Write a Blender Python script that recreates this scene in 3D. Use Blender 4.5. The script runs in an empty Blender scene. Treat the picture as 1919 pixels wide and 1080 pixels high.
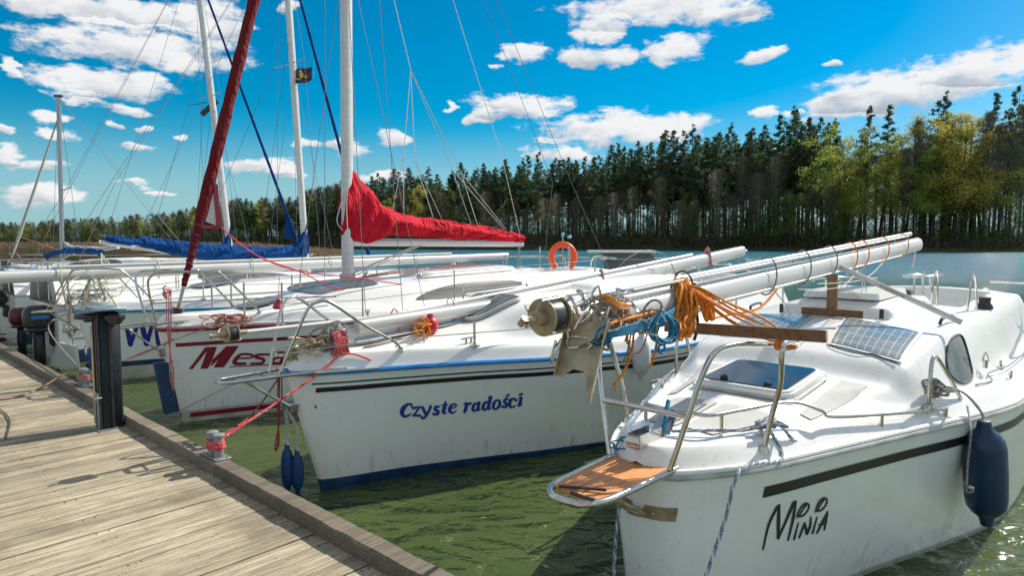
import bpy, math, random
import numpy as np
from math import sin, cos, pi, radians, sqrt, atan2, asin, exp
from mathutils import Vector, Matrix
random.seed(7); RNG = np.random.default_rng(11)
sc = bpy.context.scene
C = sc.collection
# ------------------------------------------------------------------ camera
FPX = 1220.0; CAMH = 2.1; PITCH = math.atan(88/FPX)
cd = bpy.data.cameras.new("camera"); cam = bpy.data.objects.new("camera", cd); C.objects.link(cam)
cam.location = (0, 0, CAMH); cam.rotation_euler = (pi/2-PITCH, 0, 0)
cd.sensor_width = 36; cd.lens = FPX/1919*36; cd.clip_start = 0.05; cd.clip_end = 6000
sc.camera = cam
# ------------------------------------------------------------------ exposure, sun, sky
sc.view_settings.view_transform = 'Standard'; sc.view_settings.look = 'None'
sc.view_settings.exposure = 0.52; sc.view_settings.gamma = 1
SUN_EL = radians(42); SUN_AZ = atan2(0.80, 0.60)       # azimuth measured from +Y towards +X
sd = bpy.data.lights.new("sun", 'SUN'); so = bpy.data.objects.new("sun", sd); C.objects.link(so)
sd.energy = 4.7; sd.angle = radians(0.5); sd.color = (1.0, 0.94, 0.84)
sdir = Vector((sin(SUN_AZ)*cos(SUN_EL), cos(SUN_AZ)*cos(SUN_EL), sin(SUN_EL)))
so.rotation_euler = sdir.to_track_quat('Z', 'Y').to_euler()

def pixray(px, py):
    a = (px-960)/FPX; b = (540-py)/FPX
    return Vector((a, cos(PITCH)+sin(PITCH)*b, -sin(PITCH)+cos(PITCH)*b))
CAMP = Vector((0, 0, CAMH))
def atz(px, py, z):
    r = pixray(px, py); return CAMP + r*((z-CAMH)/r.z)

class NT:                                              # tiny node-tree writer
    def __init__(s, t): s.t = t; s.n = t.nodes; s.l = t.links
    def new(s, ty, ins=None, **kw):
        n = s.n.new(ty)
        for k, v in kw.items(): setattr(n, k, v)
        if ins:
            for k, v in ins.items():
                if isinstance(v, bpy.types.NodeSocket): s.l.new(v, n.inputs[k])
                elif v is not None: n.inputs[k].default_value = v
        return n
    def math(s, op, a, b=None, c=None, clamp=False):
        n = s.new('ShaderNodeMath', {0: a, 1: b, 2: c}, operation=op); n.use_clamp = clamp; return n.outputs[0]
    def vec(s, op, a, b=None):
        n = s.new('ShaderNodeVectorMath', {0: a, 1: b}, operation=op)
        return n.outputs['Value'] if op in ('LENGTH', 'DOT_PRODUCT') else n.outputs[0]
    def mix(s, f, a, b, blend='MIX'):
        n = s.new('ShaderNodeMix', None, data_type='RGBA', blend_type=blend)
        for i, v in ((0, f), (6, a), (7, b)):
            if isinstance(v, bpy.types.NodeSocket): s.l.new(v, n.inputs[i])
            else: n.inputs[i].default_value = (tuple(v)+(1,))[:4] if i else v
        return n.outputs[2]
    def noise(s, vec, scale, detail=4, rough=.55, dist=0, dim='3D'):
        return s.new('ShaderNodeTexNoise', {'Vector': vec, 'Scale': scale, 'Detail': detail, 'Roughness': rough, 'Distortion': dist}).outputs['Fac']
    def ramp(s, f, a, b, smooth=True):
        n = s.new('ShaderNodeMapRange', {'Value': f, 'From Min': a, 'From Max': b})
        if smooth: n.interpolation_type = 'SMOOTHSTEP'
        return n.outputs[0]

CLOUDS = [(180,20,240,30),(400,45,80,52),(250,92,215,40),(200,158,135,28),(150,185,60,12),(240,203,48,10),(95,218,40,13),(105,252,38,14),
 (8,125,16,20),(25,138,24,8),(15,250,20,8),(10,290,32,22),(60,312,48,10),(205,228,22,8),(250,270,27,8),(265,237,20,6),(490,310,72,15),
 (540,325,48,8),(575,275,24,10),(645,275,40,16),(545,18,27,12),(745,255,42,13),(720,328,48,10),(835,197,11,10),(975,200,98,26),(905,220,38,14),
 (985,102,50,17),(920,118,19,6),(1240,12,195,36),(1120,58,50,30),(1390,25,55,24),(1120,108,80,24),(1270,85,60,28),(1430,104,48,12),
 (1170,238,170,32),(1060,285,75,12),(1030,268,32,7),(1435,208,24,14),(1490,212,32,9),(1720,160,200,45),(1850,120,110,36),(1600,195,100,42),
 (250,343,38,6),(300,355,42,5),(330,250,20,6),(1580,120,16,10),(90,375,85,22)]
world = bpy.data.worlds.new("World"); sc.world = world; world.use_nodes = True
w = NT(world.node_tree); w.n.clear()
skyt = w.new('ShaderNodeTexSky', None, sky_type='NISHITA'); skyt.sun_disc = False
skyt.sun_elevation = SUN_EL; skyt.sun_rotation = SUN_AZ; skyt.altitude = 100; skyt.air_density = 1.0; skyt.dust_density = 0.6; skyt.ozone_density = 2.2
hs = w.new('ShaderNodeHueSaturation', {'Hue': 0.486, 'Saturation': 2.0, 'Value': 0.74, 'Color': skyt.outputs[0]})
tc = w.new('ShaderNodeTexCoord').outputs['Generated']
sx = w.new('ShaderNodeSeparateXYZ', {0: tc})
az = w.math('ARCTAN2', sx.outputs[0], sx.outputs[1]); el = w.math('ARCSINE', sx.outputs[2])
pv = w.new('ShaderNodeCombineXYZ', {0: az, 1: el}).outputs[0]
sc3 = w.new('ShaderNodeVectorMath', {0: pv, 1: (1, 2.1, 1)}, operation='MULTIPLY').outputs[0]
n1 = w.new('ShaderNodeTexNoise', {'Vector': sc3, 'Scale': 11.0, 'Detail': 7.0, 'Roughness': .6})
off = w.vec('MULTIPLY', w.vec('SUBTRACT', n1.outputs['Color'], (.5, .5, .5)), (.11, .05, 0))
pw = w.vec('ADD', pv, off)
dens = None; low = None
def azel(px, py):
    d = pixray(px, py).normalized(); return atan2(d.x, d.y), asin(d.z)
for (cx, cy, rx, ry) in CLOUDS:
    a0, e0 = azel(cx, cy); a1, _ = azel(cx+rx, cy); a2, _ = azel(cx-rx, cy); _, e1 = azel(cx, cy-ry); _, e2 = azel(cx, cy+ry)
    ra = abs(a1-a2)/2*1.10; re = abs(e1-e2)/2*1.10
    d = w.vec('MULTIPLY', w.vec('SUBTRACT', pw, (a0, e0, 0)), (1/ra, 1/re, 0))
    g = w.math('SUBTRACT', 1.0, w.vec('DOT_PRODUCT', d, d))
    yy = w.vec('DOT_PRODUCT', d, (0, 1, 0))
    lo = w.math('MULTIPLY', w.math('GREATER_THAN', g, -.3), yy)
    dens = g if dens is None else w.math('MAXIMUM', dens, g)
    low = lo if low is None else w.math('ADD', low, lo)
fb = w.noise(sc3, 26.0, 9, .62)
# unseen loose clouds outside the view, cover raised to lift fill light on hulls
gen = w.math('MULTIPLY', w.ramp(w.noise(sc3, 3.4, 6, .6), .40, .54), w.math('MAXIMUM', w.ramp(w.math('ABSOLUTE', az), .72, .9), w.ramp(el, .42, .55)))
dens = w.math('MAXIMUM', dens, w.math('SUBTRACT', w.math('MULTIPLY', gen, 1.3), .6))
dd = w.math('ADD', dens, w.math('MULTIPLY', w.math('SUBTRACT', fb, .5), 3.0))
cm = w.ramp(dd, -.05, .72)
shade = w.math('ADD', w.math('MULTIPLY', low, .35), w.math('ADD', w.math('MULTIPLY', w.noise(sc3, 14, 5, .6), 1.3), -.05))
shade = w.ramp(shade, .06, .74)
ccol = w.mix(shade, (2.9, 3.3, 3.9), (6.4, 6.4, 6.4))
hz = w.ramp(el, .20, 0.0)
skyc = w.mix(w.math('MULTIPLY', hz, .85), hs.outputs[0], (1.9, 3.9, 4.7))
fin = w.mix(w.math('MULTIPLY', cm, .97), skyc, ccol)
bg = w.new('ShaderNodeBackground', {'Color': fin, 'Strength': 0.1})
w.l.new(bg.outputs[0], w.new('ShaderNodeOutputWorld').inputs[0])

# ------------------------------------------------------------------ materials
MATS = {}
def mat(name, base, rough=.5, metal=0, c2=None, nscale=3, nlo=.4, nhi=.7, bump=0, bscale=40, stretch=(1, 1, 1), coat=0, spec=.5, detail=6, sheen=0, c3=None, n3=12):
    if name in MATS: return MATS[name]
    m = bpy.data.materials.new(name); m.use_nodes = True; t = NT(m.node_tree); p = t.n['Principled BSDF']
    p.inputs['Roughness'].default_value = rough; p.inputs['Metallic'].default_value = metal
    p.inputs['Coat Weight'].default_value = coat; p.inputs['Specular IOR Level'].default_value = spec
    p.inputs['Sheen Weight'].default_value = sheen
    co = t.new('ShaderNodeTexCoord').outputs['Object']
    co = t.vec('MULTIPLY', co, stretch)
    col = None
    if c2:
        col = t.mix(t.ramp(t.noise(co, nscale, detail), nlo, nhi), base, c2)
        if c3: col = t.mix(t.ramp(t.noise(co, n3, 5), .56, .72), col, c3)
        t.l.new(col, p.inputs['Base Color'])
    else: p.inputs['Base Color'].default_value = (*base, 1)
    if bump:
        b = t.new('ShaderNodeBump', {'Height': t.noise(co, bscale, 5), 'Strength': bump, 'Distance': .01})
        t.l.new(b.outputs[0], p.inputs['Normal'])
    m['_'] = 0; MATS[name] = m; return m
GEL = mat('gelcoat', (.75, .75, .72), .30, c2=(.69, .685, .64), nscale=2.5, nlo=.45, nhi=.75, c3=(.62, .60, .54), n3=30, coat=.3)
NONSKID = mat('nonskid', (.50, .51, .485), .85, c2=(.44, .45, .42), nscale=5, bump=.5, bscale=260)
STEEL = mat('stainless', (.62, .60, .56), .17, 1, c2=(.5, .46, .4), nscale=9)
BRASSY = mat('worn_steel_dock_tint', (.42, .345, .22), .34, .5, c2=(.28, .215, .13), nscale=14, bump=.2, bscale=30)  # tan base colour stands in for the dock mirrored in the steel
ALU = mat('anodised_aluminium', (.62, .62, .60), .38, .15, c2=(.54, .54, .51), nscale=3, stretch=(.3, 6, 6))
ALUD = mat('dull_aluminium', (.42, .43, .43), .4, .7)
BLACKP = mat('black_plastic', (.02, .02, .022), .35, c2=(.05, .05, .05), nscale=20)
DECAL = mat('black_decal', (.012, .012, .015), .35)
BLUETRIM = mat('blue_rubber', (.02, .20, .55), .4, c2=(.03, .26, .62), nscale=6)
NAVY = mat('navy_paint', (.006, .03, .10), .4, c2=(.02, .07, .16), nscale=6)
NAVYTXT = mat('blue_vinyl', (.005, .04, .30), .4)
REDTXT = mat('crimson_vinyl', (.22, .003, .025), .4)
REDTRIM = mat('dark_red_trim', (.20, .008, .02), .45)
TRIMGREY = mat('grey_rubber', (.45, .47, .46), .5, c2=(.3, .31, .3), nscale=8)
WOODB = mat('stained_plank', (.21, .105, .045), .6, c2=(.13, .06, .025), nscale=6, stretch=(.6, 9, 9), bump=.3, bscale=30)
WOODE = mat('sawn_end', (.50, .36, .20), .7, c2=(.35, .22, .1), nscale=30)
TEAK = mat('teak', (.62, .27, .09), .55, c2=(.48, .19, .06), nscale=9, stretch=(1, 8, 8))
GLASS2 = mat('dark_window', (.03, .035, .038), .08, spec=.5, c2=(.10, .11, .11), nscale=6)
GLASSD = mat('smoked_glass', (.09, .095, .095), .22, spec=.35, c2=(.15, .15, .145), nscale=2.0)
HATCHG = mat('hatch_glass', (.010, .020, .038), .10, spec=.35, c2=(.025, .038, .055), nscale=3)  # paler noise patches stand in for reflected clouds
FENDB = mat('navy_fender', (.004, .024, .070), .35, c2=(.006, .036, .09), nscale=9)
FENDB2 = mat('blue_fender', (.006, .055, .19), .45, c2=(.006, .04, .14), nscale=9)
FENDW = mat('white_fender', (.62, .63, .62), .4, c2=(.45, .47, .46), nscale=7)
REDPL = mat('red_plastic', (.45, .01, .02), .4)
ORANGE = mat('orange_buoy', (.85, .10, .01), .45, c2=(.75, .07, .01), nscale=5)
ROPEO = mat('orange_rope', (.80, .27, .02), .8, c2=(.45, .13, .012), nscale=60, bump=.8, bscale=160)
ROPEB = mat('teal_rope', (.02, .24, .42), .8, c2=(.01, .10, .20), nscale=60, bump=.8, bscale=160)
ROPEG = mat('grey_rope', (.33, .32, .29), .85, c2=(.14, .13, .12), nscale=70, bump=.8, bscale=160)
ROPEW = mat('white_rope', (.66, .66, .62), .85, c2=(.4, .4, .38), nscale=60, bump=.8, bscale=160)
ROPER = mat('red_rope', (.60, .03, .05), .8, c2=(.66, .30, .28), nscale=70, nlo=.5, nhi=.6, bump=.8, bscale=160)
ROPEN = mat('navy_rope', (.10, .16, .30), .85, c2=(.30, .36, .46), nscale=90, nlo=.45, nhi=.55, bump=.8, bscale=160)
ROPEP = mat('pink_rope', (.50, .22, .18), .85, c2=(.28, .12, .1), nscale=70, bump=.8, bscale=160)
WIRE = mat('rigging_wire', (.16, .17, .19), .5, .3)
def canvas(name, a, b, sc_=9, st=.9):
    m = mat(name, a, .85, c2=b, nscale=2.5, bump=0, spec=.15)
    t = NT(m.node_tree); co = t.new('ShaderNodeTexCoord').outputs['Object']
    co = t.vec('MULTIPLY', co, (1.5, 1, .7))
    h = t.math('ADD', t.noise(co, sc_*.5, 2, .45, 1.6), t.math('MULTIPLY', t.noise(co, 90, 2), .02))
    bn = t.new('ShaderNodeBump', {'Height': h, 'Strength': st, 'Distance': .09})
    t.l.new(bn.outputs[0], t.n['Principled BSDF'].inputs['Normal']); return m
REDC = canvas('red_canvas', (.54, .012, .028), (.33, .003, .010))
BLUEC = canvas('blue_canvas', (.002, .055, .21), (.002, .035, .14))
MAROON = canvas('maroon_canvas', (.15, .010, .015), (.12, .022, .022), 14, .7)
NAVYC = canvas('navy_canvas', (.004, .035, .17), (.004, .03, .12), 14, .6)
SAILW = canvas('sail_cloth', (.72, .72, .68), (.6, .6, .56), 5, .4)

def mhull(name, base, dirt, streak):
    m = bpy.data.materials.new(name); m.use_nodes = True; t = NT(m.node_tree); p = t.n['Principled BSDF']; co = t.new('ShaderNodeTexCoord').outputs['Object']
    z = t.new('ShaderNodeSeparateXYZ', {0: co}); low = t.ramp(z.outputs[2], .42, .02); bow = t.ramp(z.outputs[0], .8, .0)
    s1 = t.ramp(t.noise(t.vec('MULTIPLY', co, (7, 7, .8)), 3.0, 5, .6), .50, .74); s2 = t.ramp(t.noise(co, 26, 5, .65), .60, .72); s3 = t.ramp(t.noise(t.vec('MULTIPLY', co, (1, 1, 3)), 2.2, 6, .65), .45, .75)
    k = t.math('ADD', t.math('MULTIPLY', s1, t.math('ADD', t.math('MULTIPLY', low, .55), .10)), t.math('MULTIPLY', s2, t.math('ADD', t.math('MULTIPLY', bow, .5), t.math('MULTIPLY', low, .35))), None, True)
    c = t.mix(t.math('MULTIPLY', s3, .35), base, dirt); c = t.mix(k, c, streak); scum = t.ramp(z.outputs[2], .075, .03)
    c = t.mix(t.math('MULTIPLY', scum, .6), c, (.30, .30, .18)); t.l.new(c, p.inputs['Base Color']); p.inputs['Roughness'].default_value = .24; p.inputs['Coat Weight'].default_value = .4; return m
HULLW = mhull('hull_gelcoat', (.78, .81, .775), (.68, .71, .66), (.38, .35, .24))
# ------------------------------------------------------------------ mesh helpers
def lerp(a, b, t): return a+(b-a)*t
def smooth(t): t = max(0., min(1., t)); return t*t*(3-2*t)
def interp(xs, ys, x):
    return float(np.interp(x, xs, ys))
def pch(xs, ys):                                        # smooth interpolation through a table
    xs = list(xs); ys = list(ys); n = len(xs); m = []
    for i in range(n):
        if i == 0: m.append((ys[1]-ys[0])/(xs[1]-xs[0]))
        elif i == n-1: m.append((ys[-1]-ys[-2])/(xs[-1]-xs[-2]))
        else:
            a = (ys[i]-ys[i-1])/(xs[i]-xs[i-1]); b = (ys[i+1]-ys[i])/(xs[i+1]-xs[i])
            m.append(0 if a*b <= 0 else 2*a*b/(a+b))
    def f(x):
        if x <= xs[0]: return ys[0]
        if x >= xs[-1]: return ys[-1]
        i = 0
        while x > xs[i+1]: i += 1
        h = xs[i+1]-xs[i]; t = (x-xs[i])/h
        return (2*t**3-3*t*t+1)*ys[i]+(t**3-2*t*t+t)*h*m[i]+(-2*t**3+3*t*t)*ys[i+1]+(t**3-t*t)*h*m[i+1]
    return f
def crom(pts, k=6, closed=False):
    P = [Vector(p) for p in pts]; n = len(P); out = []
    if n < 3: return P
    segs = n if closed else n-1
    for i in range(segs):
        if closed: a, b, c, d = P[(i-1) % n], P[i], P[(i+1) % n], P[(i+2) % n]
        else: a, b, c, d = P[max(i-1, 0)], P[i], P[i+1], P[min(i+2, n-1)]
        for j in range(k):
            t = j/k
            out.append(.5*((2*b)+(c-a)*t+(2*a-5*b+4*c-d)*t*t+(3*b-a-3*c+d)*t**3))
    if not closed: out.append(P[-1])
    return out
class MB:
    def __init__(s, flip=True): s.v = []; s.f = []; s.mi = []; s.flip = flip
    def add(s, vs, fs, mi=0):
        o = len(s.v); s.v += [tuple(v) for v in vs]; s.f += [tuple(i+o for i in f) for f in fs]; s.mi += [mi]*len(fs); return s
    def box(s, c, d, R=None, mi=0, bev=0.0):
        hx, hy, hz = d[0]/2, d[1]/2, d[2]/2
        b = min(bev, hx*.9, hy*.9, hz*.9)
        if b > 0:
            prof = [(hx, hy-b), (hx-b, hy), (-hx+b, hy), (-hx, hy-b), (-hx, -hy+b), (-hx+b, -hy), (hx-b, -hy), (hx, -hy+b)]
            rings = [(-hz, 1), (-hz+b, 0), (hz-b, 0), (hz, 1)]; vs = []
            for z, ins in rings:
                for x, y in prof:
                    if ins: x = x-(b if x > 0 else -b)*.7; y = y-(b if y > 0 else -b)*.7
                    vs.append(Vector((x, y, z)))
            fs = [tuple(range(7, -1, -1)), tuple(range(24, 32))]
            for r in range(3):
                for i in range(8): j = (i+1) % 8; fs.append((r*8+i, r*8+j, r*8+8+j, r*8+8+i))
        else:
            vs = [Vector((x, y, z)) for z in (-hz, hz) for y in (-hy, hy) for x in (-hx, hx)]
            fs = [(0, 2, 3, 1), (4, 5, 7, 6), (0, 1, 5, 4), (2, 6, 7, 3), (0, 4, 6, 2), (1, 3, 7, 5)]
        if R is not None: vs = [R @ v for v in vs]
        return s.add([v+Vector(c) for v in vs], fs, mi)
    def beam(s, a, b, w, h, up=(0, 0, 1), mi=0, bev=0.0, ends=None):   # box from a to b
        a = Vector(a); b = Vector(b); x = (b-a).normalized(); z = Vector(up); y = z.cross(x).normalized(); z = x.cross(y)
        R = Matrix((x, y, z)).transposed()
        s.box((a+b)/2, ((b-a).length, w, h), R, mi, bev)
        if ends is not None:
            for p, sg in ((a, -1), (b, 1)): s.box(p+x*sg*.002, (.004, w*.97, h*.97), R, ends)
        return s
    def tube(s, pts, r, n=8, closed=False, mi=0, sq=1.0, caps=True):
        P = [Vector(p) for p in pts]; m = len(P)
        if m < 2: return s
        rs = r if hasattr(r, '__len__') else [r]*m
        T = []
        for i in range(m):
            a = P[(i-1) % m] if closed else P[max(i-1, 0)]; b = P[(i+1) % m] if closed else P[min(i+1, m-1)]
            d = b-a; T.append(d.normalized() if d.length > 1e-9 else Vector((1, 0, 0)))
        up = Vector((0, 0, 1))
        if abs(T[0].z) > .9: up = Vector((0, 1, 0))
        N = (up-T[0]*up.dot(T[0])).normalized(); vs = []
        for i in range(m):
            N = N-T[i]*N.dot(T[i])
            N = N.normalized() if N.length > 1e-6 else T[i].orthogonal().normalized()
            B = T[i].cross(N)
            for k in range(n):
                a = 2*pi*k/n; vs.append(P[i]+(N*cos(a)+B*sin(a)*sq)*rs[i])
        fs = []
        for i in range(m if closed else m-1):
            for k in range(n):
                a = i*n+k; b = i*n+(k+1) % n; j = (i+1) % m; fs.append((a, b, j*n+(k+1) % n, j*n+k))
        if caps and not closed: fs += [tuple(range(n-1, -1, -1)), tuple(range((m-1)*n, m*n))]
        return s.add(vs, fs, mi)
    def cyl(s, a, b, r0, r1=None, n=16, mi=0):
        return s.tube([a, b], [r0, r1 if r1 is not None else r0], n, mi=mi)
    def lathe(s, a, ax, prof, n=20, mi=0):               # prof: (distance along axis, radius)
        ax = Vector(ax).normalized(); u = ax.orthogonal().normalized(); v = ax.cross(u); a = Vector(a); vs = []
        for d, r in prof:
            for k in range(n):
                t = 2*pi*k/n; vs.append(a+ax*d+(u*cos(t)+v*sin(t))*r)
        fs = [tuple(range(n-1, -1, -1)), tuple(range((len(prof)-1)*n, len(prof)*n))]
        for i in range(len(prof)-1):
            for k in range(n): j = (k+1) % n; fs.append((i*n+k, i*n+j, (i+1)*n+j, (i+1)*n+k))
        return s.add(vs, fs, mi)
    def grid(s, rows, closed=False, mi=0):
        nr = len(rows); nc = len(rows[0]); vs = [p for r in rows for p in r]; fs = []
        for i in range(nr-1):
            for j in range(nc if closed else nc-1):
                k = (j+1) % nc; fs.append((i*nc+j, i*nc+k, (i+1)*nc+k, (i+1)*nc+j))
        return s.add(vs, fs, mi)
    def ell(s, c, r, n=12, m=8, mi=0):
        rows = []
        for i in range(m+1):
            a = pi*i/m; rows.append([Vector(c)+Vector((r[0]*sin(a)*cos(2*pi*k/n), r[1]*sin(a)*sin(2*pi*k/n), r[2]*cos(a))) for k in range(n)])
        return s.grid(rows, True, mi)
    def rope3(s, pts, r, mats=(0, 1, 0), pitch=None, k=6):  # three strands laid together
        P = crom(pts, k); L = 0; pitch = pitch or r*9; acc = [0]
        Q = [P[0]]
        for a, b in zip(P, P[1:]):                      # resample
            d = (b-a).length; m = max(1, int(d/(pitch/7)))
            for i in range(1, m+1): Q.append(a.lerp(b, i/m))
        for j in range(3):
            out = []; L = 0; N = None
            for i, p in enumerate(Q):
                T = (Q[min(i+1, len(Q)-1)]-Q[max(i-1, 0)]).normalized()
                if N is None: N = T.orthogonal().normalized()
                N = (N-T*N.dot(T)).normalized(); B = T.cross(N)
                if i: L += (p-Q[i-1]).length
                a = 2*pi*(j/3+L/pitch); out.append(p+(N*cos(a)+B*sin(a))*r*.5)
            s.tube(out, r*.58, 6, mi=mats[j])
        return s
    def build(s, name, mats, parent=None, fr=None, sm=True, ang=40):
        me = bpy.data.meshes.new(name)
        if s.flip: v = [(p[0], -p[1], p[2]) for p in s.v]; f = [x[::-1] for x in s.f]
        else: v = s.v; f = s.f
        me.from_pydata([tuple(p) for p in v], [], f)
        mats = mats if isinstance(mats, (list, tuple)) else [mats]
        for m in mats: me.materials.append(m)
        if len(mats) > 1: me.polygons.foreach_set('material_index', s.mi)
        if sm:
            me.polygons.foreach_set('use_smooth', [True]*len(me.polygons)); me.set_sharp_from_angle(angle=radians(ang))
        me.update()
        o = bpy.data.objects.new(name, me); C.objects.link(o)
        if parent is not None: o.parent = parent
        elif fr is not None: o.matrix_world = fr.M
        return o
def tag(o, label=None, cat=None, group=None, kind=None):
    if label: o['label'] = label
    if cat: o['category'] = cat
    if group: o['group'] = group
    if kind: o['kind'] = kind
    return o
def empty(name, label, cat, fr=None, loc=None, group=None):
    o = bpy.data.objects.new(name, None); C.objects.link(o); o.empty_display_size = .1
    if fr is not None: o.matrix_world = fr.M
    if loc is not None: o.location = loc
    return tag(o, label, cat, group)
# dock frame: t runs along the dock edge away from the camera, n runs out over the water
E0 = Vector((-.267, 2.859, 0)); ET = Vector((-.736, .677, 0)).normalized(); EN = Vector((.677, .736, 0)).normalized()
class Frame:                                            # u aft from the bow, v to the right when looking aft, z up
    def __init__(s, t, n, rev=False, rot=0.0, org=None, ax=None):
        s.o = org.copy() if org is not None else E0+ET*t+EN*n
        x = (ax.normalized() if ax is not None else (-EN if rev else EN))
        x = Matrix.Rotation(rot, 3, 'Z') @ x
        y = Vector((0, 0, 1)).cross(x); s.x = x; s.r = -y
        s.M = Matrix(((x.x, y.x, 0, s.o.x), (x.y, y.y, 0, s.o.y), (0, 0, 1, s.o.z), (0, 0, 0, 1)))
    def on(s, px, py, v=0.0):                           # point of the vertical plane v = const seen at a pixel
        r = pixray(px, py); P0 = s.o+s.r*v; t = (P0-CAMP).dot(s.r)/r.dot(s.r); p = CAMP+r*t; d = p-s.o
        return Vector((d.dot(s.x), v, d.z))
    def onz(s, px, py, z):
        d = atz(px, py, z+s.o.z)-s.o; return Vector((d.dot(s.x), d.dot(s.r), z))
    def oncross(s, px, py, u):                          # point of the cross plane u = const
        r = pixray(px, py); P0 = s.o+s.x*u; t = (P0-CAMP).dot(s.x)/r.dot(s.x); d = CAMP+r*t-s.o
        return Vector((u, d.dot(s.r), d.z))
    def w(s, p): return s.o+s.x*p[0]+s.r*p[1]+Vector((0, 0, p[2]))
def stroke(pts, close=False):                           # variable width pen stroke -> 2D polygons (quads)
    P = [Vector((p[0], p[1])) for p in pts]; W = [(p[2] if len(p) > 2 else 20) for p in pts]
    Q = []; WW = []
    n = len(P)
    for i in range(n-1):
        a, b, c, d = P[max(i-1, 0)], P[i], P[i+1], P[min(i+2, n-1)]
        K = 6 if n > 2 else 4
        for j in range(K):
            t = j/K; Q.append(.5*((2*b)+(c-a)*t+(2*a-5*b+4*c-d)*t*t+(3*b-a-3*c+d)*t**3)); WW.append(lerp(W[i], W[i+1], t))
    Q.append(P[-1]); WW.append(W[-1])
    L = []; R = []
    for i, q in enumerate(Q):
        T = Q[min(i+1, len(Q)-1)]-Q[max(i-1, 0)]; T = T.normalized() if T.length > 0 else Vector((1, 0))
        N = Vector((-T.y, T.x))*WW[i]/2; L.append(q+N); R.append(q-N)
    quads = [(L[i], L[i+1], R[i+1], R[i]) for i in range(len(Q)-1)]
    for q, wd in ((Q[0], WW[0]), (Q[-1], WW[-1])):
        c = [q+Vector((cos(k*pi/4), sin(k*pi/4)))*wd/2 for k in range(8)]
        quads += [(q, c[k], c[(k+1) % 8]) for k in range(8)]
    return quads
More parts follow.
